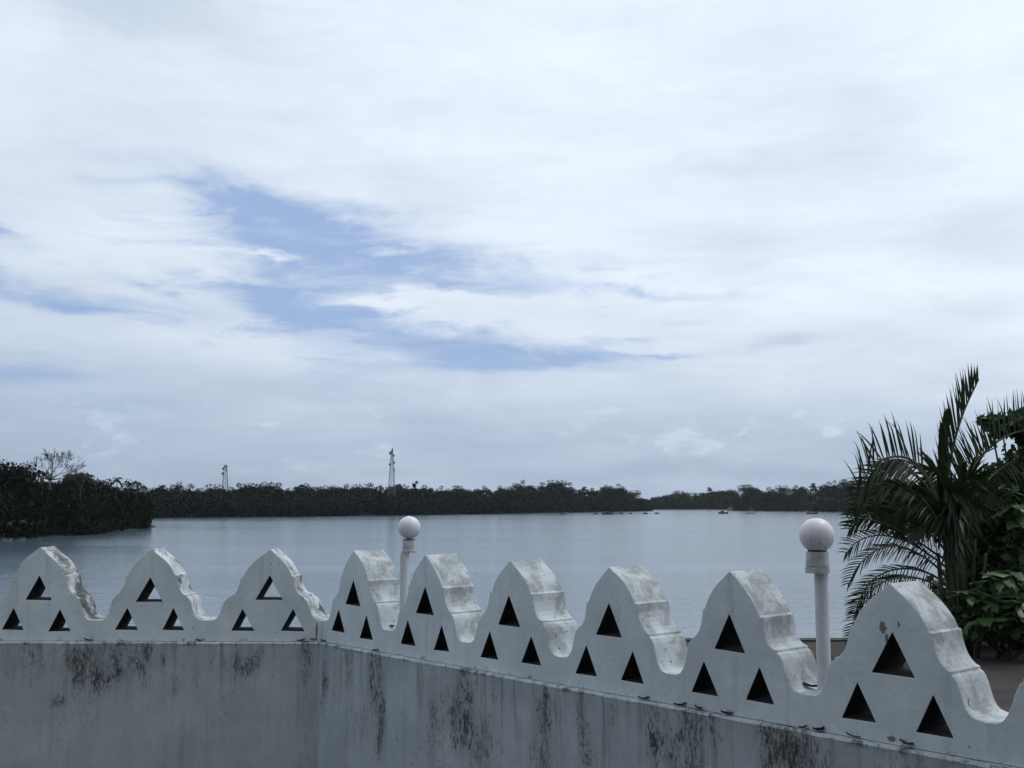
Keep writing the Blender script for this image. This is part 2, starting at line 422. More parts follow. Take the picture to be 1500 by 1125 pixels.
PROF = [(0,0),(.032,-.027),(.065,-.053),(.098,-.079),(.129,-.106),(.158,-.136),(.184,-.170),(.205,-.204),(.220,-.234),(.230,-.256),
        (.250,-.262),(.254,-.285),(.260,-.32),(.270,-.356),(.284,-.392),(.304,-.422),(.328,-.444),(.355,-.455),(.356,-.470),(.374,-.482),
        (.390,-.508),(.402,-.540),(.412,-.574),(.422,-.606),(.434,-.636),(.449,-.660),(.468,-.680),(.498,-.691),(.55,-.6941)]
HOLES = [((0, -.272), .128, .232), ((-.236, -.578), .108, .208), ((.232, -.582), .108, .208)]
wall = empty('parapet_wall', (X0, Y0, ZL-2.9))
tag(wall, 'stained whitewashed parapet wall with scalloped merlons pierced by triangular holes', 'wall')
rng = random.Random(4)
M['lining'] = simple('hole_shade_lining', (.040, .036, .038), .95, 0, .3, 12)  # shade inside the holes, put into a near-black colour on their inner faces
def inside(x, z, left, right):
    L = right if x > 0 else left
    xs = np.interp(-z, [-q[1] for q in L], [abs(q[0]) for q in L]); return abs(x) < xs-.02
def merlon(side, t0, ta, t1, mitre0=False, mitre1=False, seed=0):
    r = random.Random(seed)
    jit = lambda a: r.uniform(-a, a)
    dz_ap = jit(.012); kst = [jit(.012), jit(.012), jit(.012), jit(.012)]
    pts = []
    def wob(x, z, i):
        n = mnoise.noise(Vector((x*6+seed*7.3, z*6, seed)))
        return n*.009
    left = []; right = []
    for i, (x, z) in enumerate(PROF):
        zz = z + dz_ap*(1+z/.6941)
        env = math.sin(math.pi*min(1, x/.5))*(x < .5)
        xr = x/.55*(t1-ta) + env*kst[0]; xl = -x/.55*(ta-t0) + env*kst[1]
        zr, zl_ = zz+env*kst[2], zz+env*kst[3]
        k = 0 if i in (0, len(PROF)-1) else 1
        right.append((xr + wob(xr, zr, i)*k, zr + wob(zr, xr, i)*k)); left.append((xl + wob(xl, zl_, i)*k, zl_ + wob(zl_, xl, i)*k))
    base = ZL-ZA
    outline = [(t0-ta, base), (0, base), (t1-ta, base)] + right[::-1] + left[1:]
    bm = bmesh.new()
    loops = [outline]
    for (hx, hz), hw, hh in HOLES:
        sx = (t1-t0)/1.1
        a, b = jit(.013), jit(.012)
        ap = ((hx*sx)+a+jit(.006), hz+b); bl = (hx*sx-hw*sx+a+jit(.006), hz-hh+b+jit(.004)); br = (hx*sx+hw*sx+a+jit(.006), hz-hh+b+jit(.004))
        loops.append([ap, bl, br])
    front = []
    edges = []
    for L in loops:
        vs = [bm.verts.new((x, 0, z-base)) for x, z in L]
        for i in range(len(vs)): edges.append(bm.edges.new((vs[i], vs[(i+1) % len(vs)])))
    bmesh.ops.triangle_fill(bm, edges=edges, use_beauty=True, use_dissolve=False)
    faces = bm.faces[:]
    res = bmesh.ops.extrude_face_region(bm, geom=faces)
    back = [e for e in res['geom'] if isinstance(e, bmesh.types.BMVert)]
    for v in back:
        v.co.y = THICK
        if mitre1 and v.co.x > 0: v.co.x += THICK*TURN*(v.co.x/(t1-ta))**3
        if mitre0 and v.co.x < 0: v.co.x -= THICK*TURN*(v.co.x/(t0-ta))**3
    bmesh.ops.recalc_face_normals(bm, faces=bm.faces[:])
    bm.normal_update()
    ends = [fc for fc in bm.faces if abs(fc.normal.y) < .7 and all(v_.co.z < .21 for v_ in fc.verts) and (all(v_.co.x < t0-ta+.2 for v_ in fc.verts) or all(v_.co.x > t1-ta-.2 for v_ in fc.verts)) and abs(fc.normal.z) < .2]
    bmesh.ops.delete(bm, geom=ends, context='FACES_ONLY')
    me = bpy.data.meshes.new('merlon'); bm.to_mesh(me); bm.free()
    o = link('merlon', me, None, wall)
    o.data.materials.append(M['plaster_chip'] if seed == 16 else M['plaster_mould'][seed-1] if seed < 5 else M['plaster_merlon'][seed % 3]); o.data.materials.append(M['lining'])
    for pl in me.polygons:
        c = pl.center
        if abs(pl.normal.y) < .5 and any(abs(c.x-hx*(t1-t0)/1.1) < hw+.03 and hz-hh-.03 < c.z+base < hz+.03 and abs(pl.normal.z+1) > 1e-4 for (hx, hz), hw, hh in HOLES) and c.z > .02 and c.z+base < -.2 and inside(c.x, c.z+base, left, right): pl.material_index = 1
    th = TH[side]
    o.rotation_euler = (0, 0, th)
    o.location = Vector((math.cos(th)*ta, math.sin(th)*ta, ZL)) - Vector((0, 0, wall.location.z))
    bv = o.modifiers.new('bevel', 'BEVEL'); bv.width = .0045; bv.segments = 2; bv.limit_method = 'ANGLE'; bv.angle_limit = math.radians(38)
    return o
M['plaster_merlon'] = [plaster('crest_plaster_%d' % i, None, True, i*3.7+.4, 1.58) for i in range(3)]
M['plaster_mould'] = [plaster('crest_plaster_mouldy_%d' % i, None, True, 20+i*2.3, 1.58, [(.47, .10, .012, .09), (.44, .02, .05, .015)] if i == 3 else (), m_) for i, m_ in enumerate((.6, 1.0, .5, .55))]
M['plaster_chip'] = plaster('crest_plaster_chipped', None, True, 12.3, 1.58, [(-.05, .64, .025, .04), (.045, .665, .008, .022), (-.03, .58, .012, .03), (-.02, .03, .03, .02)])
for i in range(len(apxL)): merlon('L', valL[i], apxL[i], valL[i+1], False, i == len(apxL)-1, seed=i+1)
for i in range(len(apxR)): merlon('R', valR[i], apxR[i], valR[i+1], i == 0, False, seed=i+11)

def panel(side, ta, tb, stains, seed):
    """wall face under the crest, a hand-trowelled ledge along its top"""
    r = random.Random(seed)
    n = int((tb-ta)/.05); v = []; f = []
    H = 2.9
    for i in range(n+1):
        t = ta + (tb-ta)*i/n
        w1 = mnoise.noise(Vector((t*2.2, seed, 0))); w2 = mnoise.noise(Vector((t*11, seed, 4)))
        y = -.060 + w1*.010 + w2*.005; z = w2*.004 + w1*.003
        mit = 0
        if side == 'L' and i == n: mit = THICK*TURN
        if side == 'R' and i == 0: mit = -THICK*TURN
        prof = [(mit, THICK+.04, -H), (mit, THICK+.04, -.003), (0, .01, -.002), (0, y+.016, z*.5), (0, y, z-.014), (0, y+.006, -.05), (0, -.050, -.30), (0, -.050, -.9), (0, -.050, -H)]
        v += [(t+m_, yy, zz) for m_, yy, zz in prof]
    k = 9
    for i in range(n):
        for j in range(k-1):
            a = i*k+j; f.append((a, a+1, a+k+1, a+k))
    f.append(tuple(range(k))[::-1]); f.append(tuple(n*k+j for j in range(k)))
    me = pymesh('wall_panel', v, f)
    bm = bmesh.new(); bm.from_mesh(me); bmesh.ops.recalc_face_normals(bm, faces=bm.faces[:]); bm.to_mesh(me); bm.free()
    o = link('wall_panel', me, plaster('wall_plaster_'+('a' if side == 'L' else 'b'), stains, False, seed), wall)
    autosmooth(o, 50)
    o.rotation_euler = (0, 0, TH[side]); o.location = (0, 0, 2.9)
    return o
tl = lambda p: t_of('L', p, ZL); tr = lambda p: t_of('R', p, ZL-.2)
sL = [(tl(125), -.22, .16, .13, 1.0), (tl(170), -.25, .22, .17, .85), (tl(205), -.12, .10, .14, .8), (tl(365), -.23, .10, .10, .75), (tl(88), -.58, .06, .06, .9), (tl(25), -.25, .16, .22, .45),
      (tl(290), -.25, .05, .45, .5), (tl(262), -.46, .05, .05, .8), (tl(130), -.6, .12, .14, .5), (tl(345), -.5, .12, .12, .3), (tl(452), -.3, .03, .5, .6), (tl(320), -.75, .08, .1, .5), (tl(10), -.75, .1, .1, .5)]
sR = [(tr(466), -.30, .05, .30, 1.05), (tr(482), -.38, .05, .22, .85), (tr(510), -.32, .13, .26, .5), (tr(556), -.40, .10, .40, .7), (tr(566), -.55, .05, .2, .8), (tr(532), -.62, .10, .16, .5), (tr(645), -.40, .13, .26, .6), (tr(690), -.42, .16, .30, .8),
      (tr(675), -.40, .04, .14, 1.0), (tr(716), -.55, .08, .2, .6), (tr(805), -.28, .09, .24, .85), (tr(800), -.62, .10, .2, .4), (tr(865), -.40, .05, .24, .6), (tr(985), -.24, .14, .26, .65), (tr(1023), -.20, .07, .30, 1.05), (tr(1000), -.5, .12, .2, .55),
      (tr(1155), -.08, .12, .12, .9), (tr(1170), -.22, .13, .16, .65), (tr(1330), -.3, .2, .2, .35), (tr(600), -.7, .3, .2, .4), (tr(760), -.72, .25, .2, .4), (tr(910), -.6, .2, .2, .4)]
panel('L', valL[0]-.2, 0.0, sL, 2.0)
panel('R', 0.0, valR[-1]+.6, sR, 5.0)

# ------------------------------------------------------------------ ground by the wall
def lw(side, t, off): th = TH[side]; return Vector((X0+math.cos(th)*t - math.sin(th)*off, Y0+math.sin(th)*t + math.cos(th)*off, 0))
g = MB()
a, b, c = lw('L', valL[0]-6, .2), lw('L', 0, .2), lw('R', valR[-1]+6, .2)
zc = ZL-2.88
g.poly([(a.x, a.y, zc), (a.x, -12, zc), (c.x, -12, zc), (c.x, c.y, zc), (b.x, b.y, zc)])
struct(g.build('courtyard', M['court']))
# bank falling from the wall's foot to the water
g = MB(); rows = []
for i in range(25):
    s = i/24; base = a.lerp(b, s*2) if s < .5 else b.lerp(c, s*2-1)
    rows.append([(base.x, base.y-.3, zc-.05), (base.x*1.05, base.y+3, zc-1.2), (base.x*1.15+s, base.y+9, 1.2), (base.x*1.2+s*2, base.y+16, -.8)])
v = [p for r in rows for p in r]; f = [(i*4+j, i*4+j+4, i*4+j+5, i*4+j+1) for i in range(24) for j in range(3)]
struct(link('bank', pymesh('bank', v, f), M['shore'], None, True))
# planted terrace to the right, with the palm and the shrubs
TZ = CZ-2.62
te = MB(); nx, ny = 40, 30
x0, x1, y1 = 2.2, 26.0, 21.15
v = []; f = []
for j in range(ny+1):
    for i in range(nx+1):
        x = x0+(x1-x0)*i/nx
        yb = max(lw('R', (x-X0-.3)/math.cos(TH['R']), .39).y, -3)
        y = yb+(y1-yb)*j/ny
        z = TZ + mnoise.noise(Vector((x*.5, y*.5, 2)))*.06*(j < ny) + mnoise.noise(Vector((x*2, y*2, 7)))*.025*(j < ny)
        v.append((x, y, z))
for j in range(ny):
    for i in range(nx):
        q = j*(nx+1)+i; f.append((q, q+1, q+nx+2, q+nx+1))
struct(link('terrace_ground', pymesh('terrace_ground', v, f), M['soil'], None, True))
e = MB(); e.box(((x0+x1)/2, y1+.17, TZ-2.4), ((x1-x0)/2, .165, 2.43)); e.box((x0-.15, (y1+12)/2, TZ-2.4), (.145, (y1-12)/2+.3, 2.36))
ew = e.build('retaining_wall', M['stone_edge']); tag(ew, 'low dark retaining wall edging the planted terrace above the water', 'wall')

# ------------------------------------------------------------------ unseen balcony house behind the camera, added to shade the wall front
M['house_plaster'] = simple('house_plaster', (.30, .29, .27), .9, 0, .12, .8)
M['timber'] = simple('dark_timber', (.07, .05, .035), .7, 0, .25, 4)
zf = ZL-2.9
hb = empty('shade_house', (0, -1.4, zf)); tag(hb, 'unseen two-storey plastered house with a timber balcony, added to shade the parapet', 'house')
mb = MB(); mb.box((0, -4, 4.6), (17, 4, 4.6)); mb.build('wall', M['house_plaster'], hb)
mb = MB(); mb.box((0, .9, 2.45), (17, .9, .12)); mb.build('balcony_floor', M['timber'], hb)
mb = MB(); mb.box((0, -3.2, 9.4), (17.8, 5.6, .14), Matrix.Rotation(.06, 3, 'X')); mb.build('roof', M['timber'], hb)
for k in range(-8, 9):
    mb = MB(); mb.box((k*2+1, 1.72, 1.15), (.07, .07, 1.15)); mb.build('post', M['timber'], hb)
for k in range(-4, 5):
    for z0 in (0.05, 2.62):
        mb = MB(); mb.box((k*3.6+1.8, .03, z0+1.1), (.55, .05, 1.1)); d = mb.build('door', M['timber'], hb)
        mb = MB(); mb.box((k*3.6+1.8-.4, .1, z0+1.05), (.03, .05, .08)); mb.build('handle', M['dish'], d)

# ------------------------------------------------------------------ lamps standing in two dips of the crest
def lamp(side, t, dz, globe_r, coll_shift, tilt, label, square):
    p = lw(side, t, THICK*.5); root = empty('lamp_post', (p.x, p.y, ZV-.01))
    tag(root, label, 'lamp', 'globe lamps on the parapet')
    top = (CZ+dz) - (ZV-.01)                       # globe centre above the foot
    m = MB(); h = top-globe_r*.93-.13
    m.lathe([(.058, 0), (.058, .012), (.044, .02), (.042, .04), (.042, h)], (0, 0, 0), 20)
    autosmooth(m.build('post', M['lamp_paint'], root), 40)
    c = MB(); R = Matrix.Rotation(math.radians(tilt), 3, 'Y')
    sx, sy = coll_shift
    if square:
        prof = [(.074, 0), (.074, .034), (.069, .036), (.069, .040), (.073, .042), (.066, .128), (.055, .130)]
    else:
        prof = [(.060, 0), (.066, .004), (.066, .022), (.060, .028), (.060, .108), (.058, .112)]
    c.lathe(prof, (sx, sy, h), 28)
    co = c.build('collar', M['lamp_collar'], root); autosmooth(co, 40)
    cr = MB(); cr.lathe([(.057, 0), (.0575, .006), (.055, .012)], (sx, sy, h+prof[-1][1]-.003), 28)
    cr.build('gasket', M['gasket'], co)
    gm = MB(); n = 20; gm.lathe([(max(.004, globe_r*math.sin(math.pi*k/n)), -globe_r*math.cos(math.pi*k/n)) for k in range(n+1)], (0, 0, 0), 36)
    go = gm.build('globe', M['globe'], root, True); go.location = (sx*1.0, sy, top)
    nb = MB(); nb.lathe([(.006, 0), (.006, .006), (.002, .009)], (0, 0, globe_r-.002), 8); nb.build('finial', M['lamp_collar'], go)
    return root
lamp('R', valR[1]+.0, -.232, .104, (.038, .0), 0, 'white globe lamp whose collar overhangs its slim post to one side, before the lattice tower', False)
lamp('R', valR[5]+.015, -.203, .106, (-.02, 0), 3, 'white globe lamp on a slim post standing next to the palm', True)

# ------------------------------------------------------------------ dead leaves and twigs on the ledge
def dead_leaf(side, t, off, z, L, W, rz, m, label, seed):
    r = random.Random(seed); v = []; f = []
    n = 7
    for i in range(n):
        s = i/(n-1); w = W*math.sin(math.pi*min(1, s*.92+.06))**.8
        for j, k in enumerate((-1, -.4, .4, 1)):
            v.append((L*(s-.5), k*w*.5, .004 + .3*W*abs(k)**1.5 + .12*L*(s-.5)**2*4 + r.uniform(0, .004)))
    for i in range(n-1):
        for j in range(3): q = i*4+j; f.append((q, q+1, q+5, q+4))
    o = link('dead_leaf', pymesh('dead_leaf', v, f), m, None, True)
    p = lw(side, t, off); o.location = (p.x, p.y, z); o.rotation_euler = (r.uniform(-.2, .2), r.uniform(-.2, .2), TH[side]+rz)
    s = o.modifiers.new('thickness', 'SOLIDIFY'); s.thickness = .0012
    return tag(o, label, 'leaf', 'dead leaves on the wall')
zl = ZL+.002
spots = [('L', 130, .09, .03, .1), ('L', 294, .10, .03, -.1), ('L', 442, .08, .04, .2), ('R', 476, .06, .03, 1.0), ('R', 553, .06, .035, .6),
         ('R', 946, .09, .035, .2), ('R', 1000, .09, .04, .5), ('R', 1026, .10, .04, -.4), ('R', 1068, .08, .045, .9), ('R', 1180, .05, .03, .7), ('R', 1203, .07, .05, .4), ('R', 1252, .09, .025, .2)]
nth = 'first second third fourth fifth sixth seventh eighth ninth'.split()
cl, cr_ = [q[1] for q in spots if q[0] == 'L'][::-1], [q[1] for q in spots if q[0] == 'R']
for k, (sd, px, L, W, rz) in enumerate(spots):
    lab = ('%s small dead leaf on the ledge from the wall corner towards the wooded point' % nth[cl.index(px)]) if sd == 'L' else ('%s small dark dead leaf on the ledge from the wall corner towards the palm' % nth[cr_.index(px)])
    dead_leaf(sd, t_of(sd, px, zl), -.022, zl, L, W, rz, M['dead_leaf'], lab, k)
dead_leaf('R', t_of('R', 1330, zl), -.022, zl+.01, .075, .05, .3, M['tan_leaf'], 'curled tan leaf on the ledge under the merlon before the palm', 50)
dead_leaf('R', valR[5]-.07, THICK*.45, ZV+.012, .10, .05, .5, M['dead_leaf'], 'dark dead leaf in the dip at the foot of the lamp by the palm', 51)
dead_leaf('R', valR[1]-.08, THICK*.3, ZV+.012, .06, .04, .2, M['dead_leaf'], 'dark dead leaf in the dip at the foot of the lamp with overhanging collar', 52)

# ------------------------------------------------------------------ foliage builders
def leaf_cloud(lobes, n, size, rs, flat=.0, shell=.55, soft=True):
    """leaf-clump faces spread through a set of ellipsoid lobes (numpy)"""
    lob = np.array(lobes, float)                    # x y z rx ry rz
    vol = (lob[:,3]*lob[:,4]*lob[:,5])**(2/3.); idx = rs.choice(len(lob), n, p=vol/vol.sum())
    d = rs.normal(size=(n, 3)); d /= np.linalg.norm(d, axis=1)[:,None]
    rr = shell + (1-shell)*rs.random(n)**.7 + rs.normal(size=n)*.03
    P = lob[idx,:3] + d*lob[idx,3:]*rr[:,None]
    nrm = d*.6 + rs.normal(size=(n, 3))*.7; nrm[:,2] += .35+flat
    nrm /= np.linalg.norm(nrm, axis=1)[:,None]
    a = np.cross(nrm, rs.normal(size=(n, 3))); a /= np.linalg.norm(a, axis=1)[:,None]
    b = np.cross(nrm, a)
    s = size*(.6+.8*rs.random(n))[:,None]; w = s*(.45+.4*rs.random(n))[:,None]
    if soft:
        sn = d*.9 + np.array([0, 0, .35]) + nrm*.35; sn /= np.linalg.norm(sn, axis=1)[:,None]
        g_ = np.cross(b, -a); flip = (g_*sn).sum(1) < 0; b[flip] *= -1
        leaf_cloud.nrm = np.repeat(sn, 4, 0)
    V = np.stack([P-a*s*.5, P+b*w*.5+nrm*s*.08, P+a*s*.5, P-b*w*.5+nrm*s*.08], 1).reshape(-1, 3)
    Fc = np.arange(4*n).reshape(-1, 4)
    return V, Fc
def np_mesh(name, V, Fc, nrm=None):
    me = bpy.data.meshes.new(name); nf = len(Fc); k = Fc.shape[1]
    me.vertices.add(len(V)); me.vertices.foreach_set('co', np.asarray(V, np.float32).ravel())
    me.loops.add(nf*k); me.loops.foreach_set('vertex_index', Fc.astype(np.int32).ravel())
    me.polygons.add(nf); me.polygons.foreach_set('loop_start', np.arange(0, nf*k, k, dtype=np.int32)); me.polygons.foreach_set('loop_total', np.full(nf, k, np.int32))
    me.update(calc_edges=True)
    if nrm is not None:
        me.polygons.foreach_set('use_smooth', np.ones(nf, bool)); me.normals_split_custom_set_from_vertices(nrm.tolist())
    return me
def crown_lobes(rs, h, w, n, base=.25, dome=1.0):
    """lobes for a crown of height h and width w standing on z=0"""
    L = []
    for i in range(n):
        a = rs.random()*6.283; q = rs.random()**.6*.36*w; zf = base + (1-base)*rs.random()**.8
        zz = h*(zf*(1 - .42*(q/(.5*w))**2*dome)); r = w*(.13+.12*rs.random())
        L.append((q*math.cos(a), q*math.sin(a), max(zz-r*.6, r*.4), r*1.15, r*1.15, r*.75))
    return L
def branchy(mb, p, d, L, r, lev, rnd, n=5, spread=.55, up=.15, curve=.2, minr=.0):
    """recursive limbs"""
    pts = [Vector(p)]; dd = Vector(d).normalized(); rad = [r]
    for i in range(3):
        dd = (dd + Vector((rnd.gauss(0, curve), rnd.gauss(0, curve), rnd.gauss(0, curve)+up*.3))).normalized()
        pts.append(pts[-1] + dd*L/3); rad.append(max(minr, r*(1-.16*(i+1))))
    mb.tube(pts, rad, n if lev > 1 else 3, False)
    if lev <= 0: return
    for k in range(rnd.choice((2, 3, 3))):
        ax = dd.orthogonal().normalized(); ax.rotate(Matrix.Rotation(rnd.random()*6.283, 3, dd))
        nd = (dd + ax*rnd.uniform(.5, 1.2)*spread*1.4 + Vector((0, 0, up))).normalized()
        st = pts[-1] if k < 2 else pts[2]
        branchy(mb, st, nd, L*rnd.uniform(.62, .85), rad[-1]*.72, lev-1, rnd, n, spread, up, curve, minr)

# ------------------------------------------------------------------ far wooded shores
def shore_strip(name, samples, depth, steps):
    """samples: (px, waterline y, crest y). Returns an interpolator and links the land"""
    S = []
    for (px, yw, yt) in samples:
        p = on_water(px, yw); d = p.y
        S.append((px, p.x, p.y, (735.5-yt)/F))
    v = []; f = []; m = len(steps)
    for (px, X, Y, sl) in S:
        u = Vector((X, Y)).normalized()
        for r in steps:
            q = Vector((X, Y)) + u*r*depth
            D = q.length*(Y/math.hypot(X, Y))
            top = CZ + sl*D - 10.5
            k = max(0.0, r); z = -1.5 if r < 0 else .25 + max(top, 1.0)*(k*k*(3-2*k) if k < 1 else 1)
            if r > 1: z = .25+max(top, 1.0)*max(.3, 1-(r-1)*.5)
            v.append((q.x, q.y, z))
    for i in range(len(S)-1):
        for j in range(m-1): a = i*m+j; f.append((a, a+m, a+m+1, a+1))
    struct(link(name, pymesh(name, v, f), M['undergrowth'], None, True))
    A = np.array(S)
    def place(px, r):
        X, Y, sl = (np.interp(px, A[:,0], A[:,k]) for k in (1, 2, 3))
        u = Vector((X, Y)).normalized(); q = Vector((X, Y)) + u*r*depth
        D = q.y; top = max(CZ + sl*D - 10.5, 1.0); k = min(max(r, 0), 1)
        return q.x, q.y, .25 + top*(k*k*(3-2*k)), CZ + sl*D
    return place
near_S = [(140,759,714),(200,759,713),(215,758.8,713),(250,758.3,713),(300,758,714),(345,757.5,713),(385,757,709),(420,757,714),(450,756.5,711),(500,755.8,713),(560,755,710),(600,754.5,709),(630,754,714),
          (680,753,714),(720,752.5,715),(740,752.3,713),(762,752,708),(780,751.6,711),(800,751.2,708),(815,750.8,705),(830,750.5,709),(845,750.3,715),(870,750,716),(890,749.6,711),(902,749.4,710),(915,749,716),(932,748.7,722),(944,748.4,730),(957,748.2,738)]
far_S = [(900,746.4,735),(945,746.2,729),(990,746,722),(1040,746,718),(1080,746.2,716)]
far_T = [(1065,748.4,742),(1083,748.2,722),(1100,748.2,714),(1120,748.4,717),(1150,748.8,713),(1200,749.4,709),(1240,750,705),(1300,750.3,702),(1400,750.5,700),(1500,751,700),(1600,751,700)]
place_n = shore_strip('wooded_shore', near_S, 130, (-.15, 0, .1, .3, .6, 1, 1.5))
place_f = shore_strip('distant_hill', far_S, 170, (-.15, 0, .1, .3, .6, 1, 1.5))
place_t = shore_strip('wooded_headland', far_T, 150, (-.15, 0, .1, .3, .6, 1, 1.5))
RS = np.random.RandomState(11)
def tree_cluster_mesh(rs, h, w, n, size, nl=7):
    V, Fc = leaf_cloud(crown_lobes(rs, h, w, nl, .1), n, size, rs, 0, .5); V[:,2] *= h/np.percentile(V[:,2], 99.3); return V, Fc, leaf_cloud.nrm
far_protos = [tree_cluster_mesh(RS, 10, 12, 330, 1.15, 8) for _ in range(8)]
def wood_mass(name, place, pxa, pxb, count, label, front=0.0):
    Vs = []; Fs = []; Ns = []; off = 0
    for i in range(count):
        px = RS.uniform(pxa, pxb); r = RS.random()**.8*1.05 if RS.random() > front else RS.uniform(0, .06)
        x, y, z, zt = place(px, r)
        V, Fc, Nr = far_protos[RS.randint(len(far_protos))]
        hh = (.55+.5*RS.random())*(1 if r > .06 else .75)
        hh = min(hh, max(.35, (zt+1.2-z)/10.))
        a = RS.random()*6.283; ca, sa = math.cos(a), math.sin(a); ww = (.75+.7*RS.random())
        P = np.stack([(V[:,0]*ca-V[:,1]*sa)*ww+x, (V[:,0]*sa+V[:,1]*ca)*ww+y, V[:,2]*hh+z-.4], 1)
        Ns.append(np.stack([Nr[:,0]*ca-Nr[:,1]*sa, Nr[:,0]*sa+Nr[:,1]*ca, Nr[:,2]], 1)); Vs.append(P); Fs.append(Fc+off); off += len(V)
    o = link(name, np_mesh(name, np.concatenate(Vs), np.concatenate(Fs), np.concatenate(Ns)), M['wood_far'])
    tag(stuff(o), label, 'forest'); return o
wood_mass('forest', place_n, 150, 950, 1150, 'dark green mass of trees along the far shore under the lattice towers', .22)
wood_mass('forest', place_f, 925, 1085, 300, 'grey-green wood on the distant low hill between the two headlands', .2)
wood_mass('forest', place_t, 1075, 1560, 520, 'dark wood on the headland running behind the palm', .2)

def far_tree_proto(h, w, seed, dome=1.0, base=.35, n=900, size=.85):
    rs = np.random.RandomState(seed); root = empty('tree', (0, 0, 0))
    V, Fc = leaf_cloud(crown_lobes(rs, h, w, 11, base, dome), n, size, rs, 0, .45); V[:,2] *= h/np.percentile(V[:,2], 99.3)
    link('crown', np_mesh('crown', V, Fc, leaf_cloud.nrm), M['wood_far'], root)
    mb = MB(); rd = random.Random(seed); mb.tube([(0,0,-1),(.2,0,h*.3),(0,.2,h*.65)], [.4,.32,.16], 6)
    branchy(mb, (0,0,h*.4), (.5,.2,1), h*.3, .16, 2, rd); branchy(mb, (0,0,h*.4), (-.5,-.2,1), h*.3, .16, 2, rd)
    mb.build('trunk', M['bark'], root); return root
protos = [far_tree_proto(13, 12, 1), far_tree_proto(15, 9, 2, .7), far_tree_proto(12, 15, 3, .8, .55), far_tree_proto(16, 11, 5, .9, .35)]
used = set()
def put_tree(k, loc, s, rz, label, group, name='tree'):
    o = protos[k] if k not in used else copy_tree(protos[k]); used.add(k)
    o.name = name; o.location = loc; o.scale = (s[0], s[0], s[1]); o.rotation_euler = (0, 0, rz)
    return tag(o, label, 'tree', group)
# trees that stand out of the far skyline: (px, crest y, proto, width scale)
ORD = 'first second third fourth fifth sixth seventh eighth ninth tenth eleventh twelfth thirteenth fourteenth fifteenth sixteenth seventeenth eighteenth nineteenth twentieth'.split()
def order_label(px, allpx, marks):
    for lo, hi, ref, txt in marks:
        if lo <= px < hi:
            grp = sorted([q for q in allpx if lo <= q < hi], key=lambda q: abs(q-ref)); return txt % ORD[grp.index(px)]
sky_n = [(232,711,1,.8),(262,706,3,.7),(285,710,0,.8),(312,709,2,.7),(343,708,0,.6),(362,708,2,.8),(385,706,2,.8),(405,708,0,.7),(436,710,1,.7),(452,709,0,.8),(478,711,2,.7),(502,710,0,.7),(530,709,2,.8),(548,708,0,.8),(585,709,1,.5),(607,705,1,.5),
         (622,711,0,.7),(650,712,0,.6),(672,711,2,.7),(705,712,0,.6),(735,712,0,.6),(752,708,3,.6),(762,704,0,.7),(778,711,2,.6),(800,707,0,.9),(815,703,2,1.1),(830,707,0,.8),(856,713,1,.6),(872,715,0,.7),(889,710,3,.7),(902,709,0,.8),(915,713,0,.7),(928,718,2,.7)]
for i, (px, yt, k, sw) in enumerate(sky_n):
    x, y, z, zt = place_n(px, .8+.2*((i*37) % 10)/10); top = at(px, yt, y).z; h = (13,15,12,16)[k]
    z = min(z, top-7); put_tree(k, (x, y, z), (sw*1.45, (top-z)/h), i*1.7, order_label(px, [q[0] for q in sky_n], [(0,330,330,'%s tree above the far skyline from the shorter tower towards the wooded point'),(330,574,330,'%s tree above the far skyline from the shorter tower towards the taller tower'),(574,1000,574,'%s tree above the far skyline from the taller tower towards the moored boats')]), 'skyline trees of the far shore')
sky_t = [(1098,710,2,1.1),(1103,711,0,.9),(1128,714,0,.8),(1150,711,2,.8),(1172,711,0,.7),(1192,708,1,.7),(1214,706,0,.8),(1228,704,0,.6),(1243,702,2,.8)]
for i, (px, yt, k, sw) in enumerate(sky_t):
    x, y, z, zt = place_t(px, .85); top = at(px, yt, y).z; h = (13,15,12,16)[k]; z = min(z, top-8)
    put_tree(k, (x, y, z), (sw*1.5, (top-z)/h), i*2.3, order_label(px, [q[0] for q in sky_t], [(0,2000,1260,'%s tree on the ridge of the headland, counted from the palm')]), 'ridge trees of the headland')
sky_f = [(996,719,2,.9),(1002,719,0,.6),(1040,714,1,.7)]
for i, (px, yt, k, sw) in enumerate(sky_f):
    x, y, z, zt = place_f(px, .9); top = at(px, yt, y).z; h = (13,15,12,16)[k]; z = min(z, top-8)
    put_tree(k, (x, y, z), (sw*1.5, (top-z)/h), i*2.3, order_label(px, [q[0] for q in sky_f], [(0,2000,1085,'%s tree crowning the distant low hill, counted from the headland behind the palm')]), 'ridge trees of the distant hill')

# ------------------------------------------------------------------ the wooded point on the left
pt_shore = [(-190,60),(-150,140),(-122,195),(-111,232),(-106,258),(-105.5,272),(-108,300),(-112,330),(-116,352),(-121,360),(-131,366),(-150,385),(-190,440),(-260,520),(-330,600)]
v = []; f = []
for i, (x, y) in enumerate(pt_shore):
    a = Vector(pt_shore[max(i-1,0)]); b = Vector(pt_shore[min(i+1,len(pt_shore)-1)]); t = (b-a).normalized(); nrm = Vector((-t.y, t.x))
    if nrm.x > 0: nrm = -nrm
    for r, z in ((-3, -1.2), (0, .1), (3, .7), (12, 1.6), (35, 3.6), (90, 4.2)):
        k = min(1, r/30) if 8 < i < 12 else 1
        q = Vector((x, y)) + nrm*r*(1 if not (8 < i < 12) else (.35 if r > 12 else 1)); v.append((q.x, q.y, z + (mnoise.noise(Vector((q.x*.1, q.y*.1, 0)))*.4 if r > 0 else 0)))
m = 6
for i in range(len(pt_shore)-1):
    for j in range(m-1): a = i*m+j; f.append((a, a+m, a+m+1, a+1))
struct(link('wooded_point', pymesh('wooded_point', v, f), M['undergrowth'], None, True))
